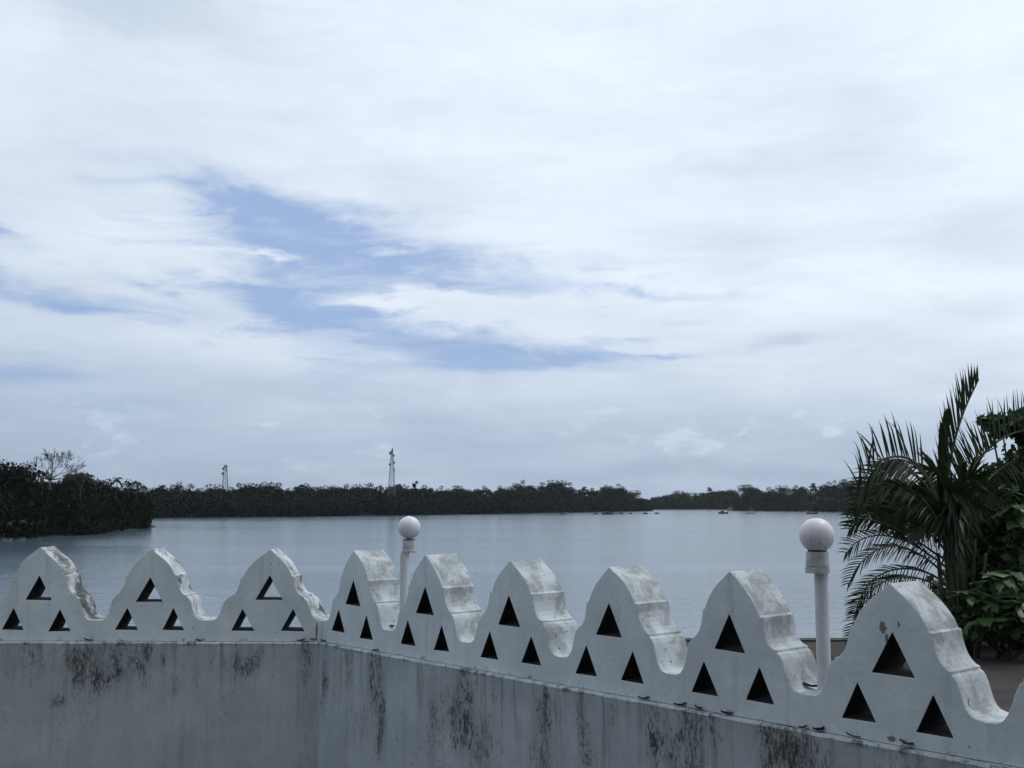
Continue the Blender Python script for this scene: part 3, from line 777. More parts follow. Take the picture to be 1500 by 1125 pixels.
def point_tree_proto(h, w, seed, n=2300, size=.62, base=.18, dome=1.0, nl=16):
    rs = np.random.RandomState(seed); root = empty('tree', (0, 0, 0))
    V, Fc = leaf_cloud(crown_lobes(rs, h, w, nl, base, dome), n, size, rs, .2, .5); V[:,2] *= h/np.percentile(V[:,2], 99.3)
    link('crown', np_mesh('crown', V, Fc, leaf_cloud.nrm), M['wood_near'], root)
    mb = MB(); rd = random.Random(seed); mb.tube([(0,0,-.6),(.2,0,h*.25),(0,.2,h*.6)], [.3,.25,.14], 7)
    for q in range(3): branchy(mb, (0,0,h*(.25+.1*q)), (math.cos(q*2.1)*.8, math.sin(q*2.1)*.8, 1), h*.28, .13, 2, rd)
    mb.build('trunk', M['bark'], root); return root
pp = [point_tree_proto(11, 12, 21), point_tree_proto(12, 10, 22), point_tree_proto(10, 14, 23, 2600, .62, .1), point_tree_proto(8, 9, 24, 1500, .6, .02), point_tree_proto(7, 10, 25, 1600, .6, .0)]
used_p = set(); rd = random.Random(77)
def put_p(k, loc, sw, sh, label, group):
    o = pp[k] if k not in used_p else copy_tree(pp[k]); used_p.add(k)
    o.location = loc; o.scale = (sw, sw, sh); o.rotation_euler = (0, 0, rd.random()*6.28); return tag(o, label, 'tree', group)
def top_line(px): return np.interp(px, [-60, 0, 25, 32, 45, 70, 95, 130, 160, 185, 200, 212, 222, 232], [684, 684, 683, 690, 697, 699, 696, 700, 706, 709, 715, 724, 742, 762])
# front row hanging over the water, then the taller trees behind it
sh = np.array(pt_shore[2:10])
for i in range(44):
    s = i/43*(len(sh)-1); j = min(int(s), len(sh)-2); q = sh[j]*(1-(s-j)) + sh[j+1]*(s-j)
    off = rd.uniform(1.0, 4.5) if i % 2 else rd.uniform(4, 9)
    x, y = q[0]-off, q[1]; px = 750+F*x/y
    lim = at(px, top_line(px), y).z - .3
    k = rd.choice((3, 4, 3, 2)); h = (11,12,10,8,7)[k]; hh = min(h*rd.uniform(.8, 1.15), max(lim*.95, 2.2))
    put_p(k, (x, y, .2), max(.5, min(1.1, hh/h))*rd.uniform(.75, 1.0), hh/h, 'low spreading tree hanging over the water along the wooded point', 'waterside trees of the wooded point')
for i in range(46):
    s = rd.random()**.9*(len(sh)-1.6); j = min(int(s), len(sh)-2); q = sh[j]*(1-(s-j)) + sh[j+1]*(s-j)
    off = rd.uniform(9, 34); x, y = q[0]-off, q[1]+rd.uniform(0, 14); px = 750+F*x/y
    if px < -70: continue
    lim = at(px, top_line(px), y).z; k = rd.choice((0, 1, 2)); h = (11,12,10)[k]; z = 2.0
    hh = min(lim*rd.uniform(.82, 1.05 if px < 34 or px > 105 else .92)-z, 17)
    if hh < 3: continue
    put_p(k, (x, y, z), max(.55, hh/h)*rd.uniform(.75, 1.0), hh/h, 'tall rounded tree behind the waterside row on the wooded point', 'taller trees of the wooded point')
for px_, py_, Y_, k_, sw_ in ((205, 722, 358, 3, .6), (212, 723, 361, 3, .55), (214, 727, 357, 4, .5), (198, 722, 357, 3, .55)):
    p = at(px_, py_, Y_); put_p(k_, (p.x, p.y, .6), sw_, (p.z-.6)/(8 if k_ == 3 else 7), 'low tree in front of the small house on the wooded point', 'trees before the house on the point')
# tall rounded tree at the inland end of the point
p = at(8, 684, 262); put_p(0, (p.x, p.y, 2), 1.05, (p.z-2)/11, 'tallest rounded tree on the wooded point, next to the bare tree', None)
# undergrowth and hanging leaves at the waterline
rs = np.random.RandomState(5); lob = []
for i in range(230):
    s = rs.random()*(len(sh)-1); j = min(int(s), len(sh)-2); q = sh[j]*(1-(s-j)) + sh[j+1]*(s-j); o_ = rs.random()*6-.6
    r = .7+rs.random()*1.1; lob.append((q[0]-o_, q[1]+rs.normal()*.6, .5+rs.random()*1.6*min(1, (o_+1)/3), r*1.3, r*1.3, r*.9))
V, Fc = leaf_cloud(lob, 15000, .55, rs, .2, .3)
tag(stuff(link('undergrowth', np_mesh('undergrowth', V, Fc, leaf_cloud.nrm), M['wood_near'])), 'dark leafy undergrowth along the waterline of the wooded point', 'undergrowth')

# bare tree with a fan of leafless twigs
bp_ = at(72, 702, 280); bt = empty('bare_tree', (bp_.x, bp_.y, 2.5)); tag(bt, 'leafless tree with a wide fan of twigs above the wooded point', 'tree')
mb = MB(); rd2 = random.Random(9); H0 = bp_.z-2.5
mb.tube([(0,0,-.6),(.3,0,H0*.5),(.2,0,H0)], [.42,.36,.30], 7)
mb.build('trunk', M['pale_bark'], bt)
for (dx, dy, dz, L, lev) in ((1.0,.1,.55,3.0,5),(.5,-.3,.8,2.7,5),(-.4,.2,.8,2.5,5),(-1.0,-.2,.45,2.6,5),(1.0,.3,.22,3.0,5),(.1,.3,1,2.5,5)):
    lm = MB(); branchy(lm, (.2,0,H0-.2), (dx,dy,dz), L, .21, lev, rd2, 5, .40, .05, .10, .034); lm.build('limb', M['bark'], bt)

def small_palm(px, py, Y, name_label, seed, zb=2.5, R=2.6):
    """coconut palm seen far off"""
    p = at(px, py, Y); root = empty('palm_tree', (p.x, p.y, zb)); tag(root, name_label, 'palm', 'coconut palms on the wooded point')
    r = random.Random(seed); h = p.z-zb; mb = MB(); lean = r.uniform(-.8, .8)
    mb.tube([(lean,0,-.4),(lean*.6,0,h*.4),(0,0,h)], [.2,.15,.12], 6); mb.build('trunk', M['bark'], root)
    for k in range(13):
        a = k*2.4+r.random()*.5; el = r.uniform(-.25, 1.1); v = []; f = []; n = 9
        for i in range(n):
            s = i/(n-1); rr = R*s; q = Vector((math.cos(a)*math.cos(el)*rr, math.sin(a)*math.cos(el)*rr, math.sin(el)*rr - 1.15*s*s*R*.62))
            sd = Vector((-math.sin(a), math.cos(a), 0)); w = .42*math.sin(math.pi*min(1, .12+s*.88))**.6
            v += [h_ for h_ in ((q.x-sd.x*w, q.y-sd.y*w, q.z+h-w*.75), (q.x, q.y, q.z+h), (q.x+sd.x*w, q.y+sd.y*w, q.z+h-w*.75))]
        for i in range(n-1):
            b = i*3; f += [(b, b+1, b+4, b+3), (b+1, b+2, b+5, b+4)] if i % 2 == 0 or i > 5 else [(b, b+1, b+4), (b+1, b+2, b+5)]
        link('frond', pymesh('frond', v, f), M['wood_near'], root)
    return root
small_palm(172, 702, 330, 'coconut palm on the wooded point, between the bare tree and the house', 1)
small_palm(200, 707, 352, 'coconut palm standing right over the blue-white roof', 2)
small_palm(64, 694, 272, 'dark coconut palm crown against the bare tree', 3, R=3.0)
small_palm(190, 709, 345, 'small ragged coconut palm beside the palm over the roof', 4, R=2.0)

# umbrella-shaped tree beside the bare tree
up_ = at(118, 692, 306); ur = empty('umbrella_tree', (up_.x, up_.y, 2.4)); tag(ur, 'flat-topped umbrella tree with layered limbs beside the bare tree', 'tree')
hh = up_.z-2.4; mb = MB(); mb.tube([(0,0,-.5),(.2,0,hh*.5),(0,0,hh*.75)], [.28,.2,.14], 6)
for q in range(6): mb.tube([(0,0,hh*(.6+.03*q)),(math.cos(q)*1.5,math.sin(q)*1.5,hh*.85),(math.cos(q)*3.0,math.sin(q)*3.0,hh*.95)], [.1,.07,.04], 4)
mb.build('trunk', M['bark'], ur)
V, Fc = leaf_cloud([(math.cos(q)*2.6*(.5+.5*(q%2)), math.sin(q)*2.6, hh*(.9+.03*(q%3)), 1.5, 1.5, .35) for q in range(8)], 420, .5, np.random.RandomState(6), .5, .3)
link('crown', np_mesh('crown', V, Fc), M['wood_near'], ur)

# house with a pale metal roof at the end of the point
hp = at(201, 717, 366); hs = empty('house', (hp.x, hp.y, 1.6), math.radians(-24)); tag(hs, 'small grey house with a blue-white metal roof among the trees of the point', 'house')
eh = hp.z-1.6+.2
mb = MB(); mb.box((0, 0, eh/2), (2.4, 2.0, eh/2)); mb.build('wall', M['house_wall'], hs)
mb = MB()
for s_ in (-1, 1):
    mb.box((0, s_*1.3, eh+.62), (2.8, 1.52, .05), Matrix.Rotation(-s_*.46, 3, 'X'))
rf = mb.build('roof', M['roof_metal'], hs)
mb = MB()
for s_ in (-1, 1): b = len(mb.v); mb.poly([(s_*2.38, -2.0, eh), (s_*2.38, 2.0, eh), (s_*2.38, 0, eh+1.0)])
mb.build('gable', M['house_wall'], hs)
for (wx, wz) in ((-1.2, eh*.72), (1.1, eh*.72), (-1.2, eh*.3), (1.1, eh*.3)):
    mb = MB(); mb.box((wx, -2.02, wz), (.42, .05, .5)); mb.build('window', M['dark_glass'], hs)
# waterside hut on the far shore
hp = on_water(251, 755.5); ht = empty('hut', (hp.x, hp.y+3, .3), .1); tag(ht, 'tiny pale-roofed hut at the waterline of the far shore beyond the point', 'hut')
mb = MB(); mb.box((0, 0, 1.0), (1.5, 1.2, 1.1)); mb.build('wall', M['wood'], ht)
mb = MB(); mb.box((0, -.85, 2.35), (2.0, .98, .06), Matrix.Rotation(.38, 3, 'X')); mb.box((0, .85, 2.35), (2.0, .98, .06), Matrix.Rotation(-.38, 3, 'X')); mb.build('roof', M['roof_metal'], ht)
mb = MB(); mb.box((.2, -1.21, .9), (.35, .04, .8)); mb.build('door', M['dark_glass'], ht)

# rocks and dry fronds at the water's edge of the point
def rock(p, s, label, seed):
    bm = bmesh.new(); bmesh.ops.create_icosphere(bm, subdivisions=2, radius=1)
    for vv in bm.verts: vv.co *= 1+.35*mnoise.noise(vv.co*1.4+Vector((seed, 0, 0))); vv.co = Vector((vv.co.x*s[0], vv.co.y*s[1], vv.co.z*s[2]))
    me = bpy.data.meshes.new('rock'); bm.to_mesh(me); bm.free(); o = link('rock', me, M['rock']); o.location = p; return tag(o, label, 'rock', 'rocks of the wooded point')
rock((-115.6, 356.5, .15), (.9, .8, .6), 'pale boulder at the tip of the wooded point', 1)
rock((-114.3, 352, .1), (.5, .5, .35), 'small pale boulder just short of the tip of the wooded point', 2)
def dry_branch(px, py, Y, label, seed):
    p = at(px, py, Y); r = random.Random(seed); o = empty('dry_frond', (p.x, p.y, p.z)); mb = MB()
    for k in range(9):
        a = r.uniform(-2.9, -.3); ln = r.uniform(.6, 1.4); mb.tube([(0,0,0),(math.cos(a)*.5*ln,r.uniform(-.2,.2),math.sin(a)*.2*ln+.1),(math.cos(a)*.9*ln,r.uniform(-.3,.3),math.sin(a)*.8*ln)], [.05,.09,.015], 4)
    mb.build('blades', M['dry'], o); mb = MB(); mb.tube([(0,0,.02),(-.1,1.2,.25),(-.2,3.0,.3)], [.03,.04,.05], 5); mb.build('stalk', M['bark'], o)
    return tag(o, label, 'frond', 'dry fronds on the wooded point')
dry_branch(14, 766, 229, 'big dry tan frond hanging low over the water on the wooded point', 3)
dry_branch(33, 763, 232, 'smaller dry tan frond next to the big one on the wooded point', 4)

# ------------------------------------------------------------------ boats
def boat(p, L, rz, label, hull, kind, name='fishing_boat', group='boats moored off the far shore'):
    root = empty(name, (p.x, p.y, -.22 if name == 'dinghy' else 0), rz); tag(root, label, 'boat', group)
    B = L*.24 if L < 5 else L*.2; Hh = max(.5, L*.12); n = 11; v = []; f = []
    for i in range(n):
        s = i/(n-1)*2-1; w = B/2*max(.03, (1-abs(s)**2.6))**.8 if s > -.7 else B/2*(.72+.28*(s+1)/.3)*.9
        sheer = Hh*(1+.5*s*s*(1.25 if s > 0 else .5)); kz = -.2 + .35*max(0, s)**4
        x = s*L/2
        v += [(x, -w, sheer), (x, -w*.82, sheer*.35), (x, 0, kz), (x, w*.82, sheer*.35), (x, w, sheer), (x, w*.86, sheer-.04), (x, 0, sheer*.45), (x, -w*.86, sheer-.04)]
    for i in range(n-1):
        for j in range(8): a = i*8+j; b = i*8+(j+1) % 8; f.append((a, b, b+8, a+8))
    f.append(tuple(range(8))); f.append(tuple((n-1)*8+j for j in range(8))[::-1])
    link('hull', pymesh('hull', v, f), hull, root)
    for tx in (-.25, .1):
        m_ = MB(); m_.box((tx*L, 0, Hh*.82), (.12, B*.42, .03)); m_.build('thwart', M['wood'], root)
    if 'cabin' in kind:
        m_ = MB(); m_.box((-.12*L, 0, Hh+.55), (L*.13, B*.34, .6)); c = m_.build('cabin', hull, root)
        m_ = MB(); m_.box((-.12*L, 0, Hh+1.2), (L*.16, B*.4, .05)); m_.build('cabin_roof', M['hull_pale'], c)
    if 'mast' in kind:
        m_ = MB(); m_.tube([(.05*L, 0, Hh*.4), (.06*L, 0, Hh+2.4)], [.07, .04], 6); m_.build('mast', M['wood'], root)
    if 'motor' in kind:
        m_ = MB(); m_.box((-L*.52, 0, Hh+.15), (.16, .14, .34)); m_.box((-L*.53, 0, .1), (.06, .05, .5)); m_.build('outboard_motor', M['cloth'], root)
    if 'rail' in kind:
        m_ = MB()
        for q in range(5): m_.tube([(-L*.3+q*L*.15, B*.38, Hh*.8), (-L*.3+q*L*.15, B*.38, Hh+1.1)], .035, 5)
        m_.tube([(-L*.3, B*.38, Hh+1.1), (L*.3, B*.38, Hh+1.1)], .035, 5); m_.build('awning_frame', M['hull_pale'], root)
    if 'load' in kind:
        m_ = MB(); m_.tube([(-L*.3, 0, Hh*.7), (-L*.1, 0, Hh+.25), (L*.18, 0, Hh+.2), (L*.3, 0, Hh*.8)], [.2, B*.34, B*.3, .1], 8); m_.build('net_pile', M['cloth'], root)
    return root
BT = [(768,752.2,2.4,0,'short dark dinghy moored alone off the shore short of the other boats','dark','load'),
      (824,753.7,3.0,.2,'dark rowing boat nearest the lone dinghy at the edge of the fleet','dark','load'),
      (838,751.4,3.4,0,'slim dark boat lying tight under the wooded shore','blue',''),
      (851,751.0,3.6,3.0,'low dark canoe lying tight under the wooded shore','dark',''),
      (872.5,753.4,2.7,.1,'stubby dark boat next to the largest fishing boat','dark','load'),
      (890.5,753.4,7.9,.05,'largest dark fishing boat with upswept ends in the moored fleet','dark','load mast'),
      (903,753.2,2.0,.8,'tiny dark boat with a post between two larger boats','dark','mast'),
      (910,752.4,3.0,.1,'dark boat with a small cabin in the moored fleet','dark','cabin'),
      (923.5,752.8,2.3,.3,'tiny dark skiff off the end of the near headland','blue','load'),
      (945.5,752.8,3.4,.1,'dark boat heaped with nets off the end of the near headland','dark','load'),
      (962,752.6,3.1,2.9,'dark boat with raised stern and outboard motor off the headland tip','dark','motor load'),
      (1059.5,752.3,7.0,.03,'long dark fishing boat with a cabin on the open water','dark','cabin mast'),
      (1099,752.6,6.8,3.1,'pale open boat with an awning frame on the open water','pale','rail'),
      (1190,753.0,7.7,.02,'long dark low boat seen just over the globe lamp by the palm','dark',''),
      (1240,753.0,6.2,.05,'dark boat half hidden by the palm fronds','blue','load')]
for (px, py, L, rz, lab, hl, kd) in BT: boat(on_water(px, py), L, rz, lab, M['hull_'+hl], kd)
boat(on_water(11, 791.5), 1.9, .2, 'small white dinghy at the shady edge of the wooded point', M['hull_dull'], '', 'dinghy', 'dinghies at the wooded point')
boat(on_water(32, 790.8), 1.7, -.2, 'smaller white dinghy beside the other at the shady edge of the point', M['hull_dull'], 'load', 'dinghy', 'dinghies at the wooded point')
boat(on_water(66, 786), 2.4, .05, 'grey-white dinghy drawn up under the trees of the point', M['hull_dull'], 'motor', 'dinghy', 'dinghies at the wooded point')

# ------------------------------------------------------------------ lattice towers
def tower(px, ytop, Y, zb, wb, wt, nseg, dishes, head, label):
    top = at(px, ytop, Y); root = empty('lattice_tower', (top.x, top.y, zb), .35); tag(root, label, 'tower')
    H = top.z-zb; W_ = lambda s: (wb*(1-s)+wt*s)/2
    cor = [(-1,-1),(1,-1),(1,1),(-1,1)]
    for cx, cy in cor:
        m_ = MB(); m_.tube([(cx*W_(0), cy*W_(0), -.5), (cx*W_(1), cy*W_(1), H*.95)], [.16, .11], 5); m_.build('leg', M['steel'], root)
    for k in range(nseg):
        s0, s1 = k/nseg*.95, (k+1)/nseg*.95; m_ = MB()
        for q in range(4):
            a, b = cor[q], cor[(q+1) % 4]
            A0 = (a[0]*W_(s0), a[1]*W_(s0), H*s0); B0 = (b[0]*W_(s0), b[1]*W_(s0), H*s0); A1 = (a[0]*W_(s1), a[1]*W_(s1), H*s1); B1 = (b[0]*W_(s1), b[1]*W_(s1), H*s1)
            m_.tube([A0, B1], .06, 4); m_.tube([B0, A1], .06, 4); m_.tube([A1, B1], .06, 4)
        m_.build('bracing', M['steel'], root)
    m_ = MB(); m_.tube([(.1,.1,0), (.1,.1,H*.97)], .12, 5); m_.build('ladder', M['steel'], root)
    for (dx, yy, r) in dishes:
        r *= 1.25
        z = at(px, yy, Y).z-zb; s = z/H
        x = dx*(W_(min(s, 1))+.75); m_ = MB()
        m_.lathe([(.1, -.35), (r*.6, -.3), (r, -.05), (r, .18), (r*.9, .2)], (0,0,0), 14)
        o = m_.build('dish', M['dish'], root); o.location = (x*.9, x*.3-.5, z); o.rotation_euler = (math.radians(75), 0, dx*math.radians(55))
        m_ = MB(); m_.tube([(x*.9, x*.3-.4, z), (0, 0, z)], .07, 4); m_.build('dish_arm', M['steel'], root)
    for (hx, hz, hh_) in head:
        m_ = MB(); m_.box((hx, -.3, H*hz), (.24, .14, hh_)); m_.build('panel_antenna', M['dish'], root)
    return root
tower(574.3, 657, 745, 6, 5.2, .9, 11, [(-1, 663.8, .95), (1, 667, .85), (1, 677.3, .95), (-1, 680.5, .75), (1, 687, .65), (1, 690.5, .4)], [(.1,.985,1.1),(.35,.965,1.0),(-.3,.96,.8)], 'taller grey lattice tower hung with dishes on the far shore')
tower(330.5, 682, 700, 6, 5.0, 1.5, 8, [(-1, 686.5, .75), (-1, 694, .8)], [(-.9,.975,.8),(-.3,.985,.9),(.3,.985,.9),(.9,.975,.8),(.5,.88,.8)], 'shorter grey lattice tower with antenna panels round its head on the far shore')

# ------------------------------------------------------------------ the palm on the terrace
PY = 19.2
def bez(P, n):
    """Catmull-Rom through points"""
    P = [Vector(p) for p in P]; Q = [P[0]*2-P[1]] + P + [P[-1]*2-P[-2]]; out = []
    seg = len(P)-1
    for i in range(n):
        s = i/(n-1)*seg; k = min(int(s), seg-1); t = s-k; a, b, c, d = Q[k:k+4]
        out.append(.5*((2*b) + (c-a)*t + (2*a-5*b+4*c-d)*t*t + (3*b-a-3*c+d)*t**3))
    return out
palm = empty('palm', (at(1405, 930, PY).x, PY, TZ)); tag(palm, 'clumping feather palm with arching fronds on the terrace', 'palm')
PO = Vector(palm.location)
def frond(ctrl, sides, Lmax, nleaf, width=.042, droop=.35, fwd=.55, seed=0, start=.12, base_r=.03, short=.55):
    """ctrl: (px, py, depth offset); sides: directions the two leaflet rows leave the rachis"""
    r = random.Random(seed); pts = bez([at(px, py, PY+dy)-PO for px, py, dy in ctrl], 40)
    rb = MB(); rb.tube(pts[::2]+[pts[-1]], [base_r*(1-.82*i/20)+.003 for i in range(len(pts[::2])+1)], 6)
    V = []; Fc = []
    for sd in sides:
        sd = Vector(sd).normalized()
        for i in range(nleaf):
            s = start + (1-start)*(i+.5*r.random())/nleaf; k = min(int(s*39), 38); p = pts[k].lerp(pts[k+1], s*39-k); tg = (pts[min(k+2,39)]-pts[max(k-1,0)]).normalized()
            d = (tg*(fwd+.35*s+r.gauss(0,.05)) + sd + Vector((r.gauss(0,.07), r.gauss(0,.10), r.gauss(0,.07)))).normalized()
            L = Lmax*(short+(1-short)*math.sin(math.pi*min(1, .15+s*.8)))*r.uniform(.85, 1.08)*(1 if s < .85 else 1-.45*(s-.85)/.15)
            dr = droop*r.uniform(.6, 1.5); W_ = width*r.uniform(.8, 1.15)
            wv = d.cross(Vector((r.gauss(0,.25), -1, r.gauss(0,.25)))).normalized()
            if r.random() < .35: wv = (wv+Vector((0, r.choice((-1,1))*.8, 0))).normalized()
            n = 7; b = len(V); q = p.copy(); dd = d.copy()
            kink = r.uniform(.62, .85) if r.random() < .6 else 2
            for j in range(n):
                u = j/(n-1); w = W_*(.35+.65*math.sin(math.pi*min(1, .18+u*.80)))*(1-u**4*.9)*.5
                V.append(tuple(q-wv*w)); V.append(tuple(q+wv*w))
                dd = (dd + Vector((0,0,-1))*dr*(.25+u)*.32*(1 if u < kink else 4.5)).normalized(); q = q + dd*L/(n-1)
            for j in range(n-1): a = b+j*2; Fc.append((a, a+1, a+3, a+2))
    o = link('frond', pymesh('frond', V, Fc), M['palm'], palm); rb.build('rachis', M['rachis'], o, True)
    return o
U = lambda dx, dy, dz: (dx, dy, dz)
# upright young frond, its left row still standing straight up
frond([(1392,900,.1),(1386,800,.05),(1386,720,0),(1396,655,0),(1412,602,-.05),(1434,555,-.1)], [(-.42,-.1,.75),(-.20,.4,.85)], .86, 22, .036, .04, .55, 1, .40, .04)
frond([(1396,900,.1),(1386,790,.1),(1380,720,.1),(1381,660,.05),(1388,615,0)], [(-.22,-.2,.9),(.2,-.2,.9)], .62, 26, .11, .04, 1.3, 2, .35, .035)
# arch to the left: stiff leaflets above, hanging ones below
frond([(1398,890,.1),(1385,780,0),(1366,715,-.1),(1338,676,-.2),(1308,669,-.3),(1280,682,-.35),(1262,712,-.4),(1254,742,-.4)], [(.12,.15,1)], .78, 31, .036, .24, .12, 3, .36, .035, .75)
frond([(1398,890,.0),(1385,782,-.1),(1366,719,-.2),(1338,680,-.3),(1308,673,-.4),(1282,686,-.45),(1266,714,-.5),(1258,742,-.5)], [(-.35,-.5,-.75)], .80, 40, .040, .5, .45, 13, .40, .02, .7)
frond([(1400,890,.3),(1388,790,.3),(1368,730,.2),(1335,692,.1),(1300,690,.0),(1268,716,.0),(1253,752,.0)], [(-.35,.4,.7),(-.2,-.5,-.8)], .55, 34, .040, .4, .5, 4, .42, .03)
frond([(1400,890,-.2),(1385,800,-.4),(1362,745,-.6),(1330,715,-.8),(1300,712,-.9),(1280,728,-1.0)], [(-.3,-.2,.3),(-.2,-.4,-.7)], .5, 30, .045, .5, .6, 5, .35, .03)
# sprays to the right
frond([(1402,900,.1),(1404,790,.1),(1412,720,.2),(1432,676,.3),(1462,646,.4),(1500,630,.5),(1540,628,.6)], [(-.35,.1,1)], .82, 31, .036, .22, .12, 6, .34, .035, .8)
frond([(1402,900,0),(1398,800,-.1),(1402,730,-.2),(1416,694,-.3),(1436,668,-.4),(1462,654,-.5)], [(-.7,.1,.75)], .68, 28, .035, .24, .2, 7, .36, .03, .75)
frond([(1405,900,.5),(1412,800,.5),(1430,730,.6),(1462,690,.7),(1510,660,.8)], [(.3,.2,-.8),(-.2,-.3,-.8)], .62, 34, .045, .3, .4, 8, .36, .03)
# low arching fronds over the water, thin and open
frond([(1405,890,.0),(1392,830,-.1),(1366,808,-.2),(1335,787,-.3),(1302,770,-.4),(1268,760,-.5),(1243,762,-.5)], [(.25,.2,1),(-.45,.1,-.8)], .40, 30, .021, .40, .2, 9, .26, .022, .7)
frond([(1405,895,.0),(1386,846,-.2),(1352,815,-.4),(1316,800,-.5),(1284,806,-.6),(1258,828,-.7),(1242,858,-.7)], [(-.9,.2,.35),(-.3,-.2,-.8)], .36, 30, .021, .30, .3, 10, .30, .02, .7)
frond([(1404,900,.2),(1384,856,.2),(1350,836,.3),(1312,834,.3),(1280,848,.3),(1262,872,.3),(1252,900,.3)], [(-.8,.3,.5),(.1,-.2,-.9)], .36, 30, .021, .30, .4, 11, .26, .02, .7)
frond([(1404,910,-.2),(1370,878,-.4),(1334,866,-.6),(1296,876,-.7),(1264,900,-.8),(1244,934,-.8)], [(-.8,.2,.5),(-.2,-.2,-.9)], .36, 28, .022, .35, .4, 12, .26, .02, .7)
frond([(1405,892,.1),(1390,838,.1),(1360,812,.2),(1326,792,.3),(1290,784,.3),(1258,792,.3),(1238,812,.3)], [(-.6,.2,.8),(-.2,-.1,-1)], .42, 30, .021, .45, .25, 14, .30, .02, .7)
frond([(1404,905,-.1),(1376,862,-.3),(1340,846,-.5),(1300,850,-.6),(1268,872,-.6),(1250,904,-.6)], [(-.9,.2,.3),(-.1,-.2,-1)], .42, 30, .022, .4, .3, 15, .26, .02, .7)
frond([(1403,890,.2),(1388,815,.3),(1360,780,.4),(1325,760,.5),(1290,752,.5),(1262,758,.5),(1244,776,.5)], [(-.5,.2,.7),(-.3,-.2,-.9)], .5, 34, .030, .45, .4, 16, .34, .022, .7)
frond([(1404,915,.1),(1374,890,.1),(1336,886,.2),(1296,898,.2),(1262,922,.2),(1244,950,.2)], [(-.9,.2,.4),(-.1,-.2,-1)], .36, 28, .021, .4, .3, 17, .26, .018, .7)
# dense middle
for k, (cx, cy, dy, l, r_) in enumerate([(1330,760,-.2,1,0),(1320,740,.5,1,0),(1352,770,.4,1,0),(1420,720,-.5,0,1),(1440,735,.2,0,1),(1365,705,.6,0,0),(1372,775,-.5,1,0),(1345,745,.9,1,0),(1395,740,-.7,0,1),(1410,770,.8,0,1)]):
    mx = (1402*2+cx)/3
    frond([(1404,900,dy*.3),(1400,820,dy*.5),(mx,(cy+800)/2-20,dy*.8),(cx,cy-18,dy),(cx-40*l+40*r_,cy+8,dy*1.2)], [(-.3,-.2,.8),(-.1,-.4,-.9)], .6, 40, .055, .45, .5, 30+k, .3, .022)
for k, (px, lean, hpx) in enumerate([(1398,-6,150),(1408,2,170),(1420,8,140),(1388,-14,120),(1430,14,120),(1414,-2,160)]):
    m_ = MB(); y = PY+(k % 3-1)*.15
    p0 = at(px, 934, y)-PO; p0.z = -.05; pts = [p0, p0.lerp(at(px+lean*.6, 930-hpx*.5, y)-PO, 1), at(px+lean, 930-hpx, y)-PO]
    m_.tube(bez(pts, 8), [.05,.048,.046,.044,.042,.04,.036,.03], 8); m_.build('stem', M['rachis'], palm, True)

# ------------------------------------------------------------------ broadleaved shrubs round the palm
def leaf_mesh(L, W, name='leaf', fold=.12):
    n = 7; v = []; f = []
    for i in range(n):
        s = i/(n-1); w = W*.5*math.sin(math.pi*min(.985, .03+s*.95))**.75*(1.15-.35*s); z = -.18*L*s*s
        wav = .02*math.sin(s*14)
        v += [(L*s, -w, z-fold*w+wav), (L*s, -w*.5, z-fold*w*.2), (L*s, 0, z-.01*L), (L*s, w*.5, z-fold*w*.2), (L*s, w, z-fold*w-wav)]
    for i in range(n-1):
        for j in range(4): a = i*5+j; f.append((a, a+1, a+6, a+5))
    return pymesh(name, v, f)
LM = [leaf_mesh(.48, .25), leaf_mesh(.42, .19), leaf_mesh(.36, .22)]
M['broad'] = foliage('broad_leaves', (.030, .070, .022), (.075, .135, .050), .2, .42, .45)
for m_ in LM: m_.materials.append(M['broad']); m_.polygons.foreach_set('use_smooth', [True]*len(m_.polygons))
def shrub(px, py_base, Y, lobes_px, nl, size, label, seed, rosettes=(), mat_='shrub'):
    b = at(px, py_base, Y); root = empty('shrub', (b.x, Y, TZ)); tag(root, label, 'shrub', 'shrubs on the terrace')
    O = Vector(root.location); rs = np.random.RandomState(seed); lob = []
    k = Y/F
    for (lx, ly, rx, ry, dy) in lobes_px:
        c = at(lx, ly, Y+dy)-O; lob.append((c.x, c.y, c.z, rx*k, rx*k*.9, ry*k))
    V, Fc = leaf_cloud(lob, nl, size, rs, .1, .15, False)
    stuff(link('foliage', np_mesh('foliage', V, Fc), M[mat_], root))
    rd_ = random.Random(seed); st = MB()
    for L in lob: st.tube([(rd_.uniform(-.15,.15), rd_.uniform(-.1,.1), -.05), (L[0]*.5, L[1]*.5, L[2]*.55), (L[0], L[1], L[2])], [.035, .026, .012], 6)
    st.build('stems', M['bark'], root)
    for (lx, ly, dy, n, sc) in rosettes:
        c = at(lx, ly, Y+dy)-O
        for q in range(n):
            o = link('leaf', LM[rd_.randrange(3)], None, root); a = q/n*6.283+rd_.uniform(-.3,.3)
            o.location = c + Vector((0, 0, rd_.uniform(-.06,.06))); o.rotation_euler = (rd_.uniform(-.35,.35), rd_.uniform(-.35,.5), a); o.scale = (sc*rd_.uniform(.8,1.15),)*3
    return root
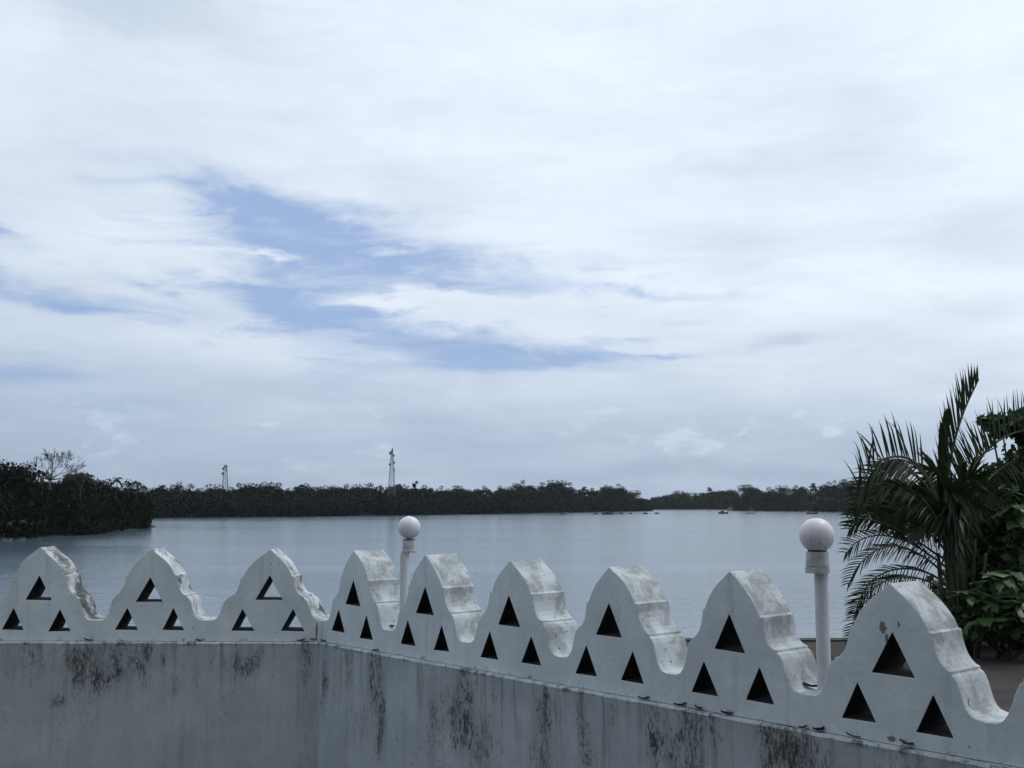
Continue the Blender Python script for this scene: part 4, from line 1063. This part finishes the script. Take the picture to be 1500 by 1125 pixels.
shrub(1470, 935, 19.0, [(1462,880,46,40,0),(1495,860,50,60,0),(1430,893,36,30,-.1),(1500,905,60,26,-.1),(1520,820,50,60,.2),(1405,905,26,22,0),(1440,925,50,14,-.3),(1500,925,60,14,-.3),(1560,915,50,24,-.2)], 2200, .17, 'bright broad-leaved shrub in front of the palm, at the terrace edge', 41,
      [(1468,845,-.9,9,1.0),(1482,838,-.95,7,.9),(1450,880,-.8,8,.9),(1420,868,-.7,8,.8),(1476,905,-.9,8,1.0),(1495,885,-.9,7,1.0),(1440,905,-.8,6,.9)])
shrub(1490, 935, 20.3, [(1470,760,60,70,0),(1510,720,60,80,0),(1440,800,46,60,0),(1500,690,36,40,.2),(1480,830,60,70,0),(1530,790,60,80,0),(1480,905,70,34,.1),(1540,890,60,40,0),(1420,850,36,50,.1),(1462,700,24,26,.1),(1540,650,40,60,0)], 5600, .17, 'tall dark leafy shrub rising behind the palm', 42,
      [(1480,740,-1.2,8,1.0),(1496,755,-1.2,7,1.0),(1470,715,-1.1,6,.7),(1490,800,-1.1,7,.9)])
shrub(1512, 935, 20.0, [(1490,622,30,16,0),(1468,628,20,12,0),(1512,640,22,40,0),(1530,700,24,60,0),(1520,800,20,60,0),(1450,618,16,10,0),(1505,612,24,14,.1)], 1500, .22, 'slender tree-like shrub whose leafy bough frames a gap of sky beside the palm', 43)
shrub(1395, 935, 20.6, [(1400,880,50,46,0),(1370,905,40,26,0),(1420,820,34,50,0),(1345,918,26,14,.1),(1380,925,50,12,0),(1450,925,60,14,0),(1520,922,60,16,0)], 2600, .15, 'low dark shrub filling the ground behind the palm stems', 44)

# ------------------------------------------------------------------ thin humid air over the estuary
hz = MB(); hz.box((0, 1200, 44), (2600, 1500, 46))
ho = hz.build('haze', None)
m = bpy.data.materials.new('humid_air'); m.use_nodes = True; m.node_tree.nodes.clear(); N = NT(m.node_tree)
vo = N.new('ShaderNodeVolumePrincipled'); vo.inputs['Color'].default_value = (.86, .93, .96, 1); vo.inputs['Density'].default_value = .00005; vo.inputs['Anisotropy'].default_value = .3
mo = N.new('ShaderNodeOutputMaterial'); N.l.new(vo.outputs[0], mo.inputs['Volume']); ho.data.materials.append(m)
tag(stuff(ho), 'thin bluish humid air over the whole estuary', 'haze')
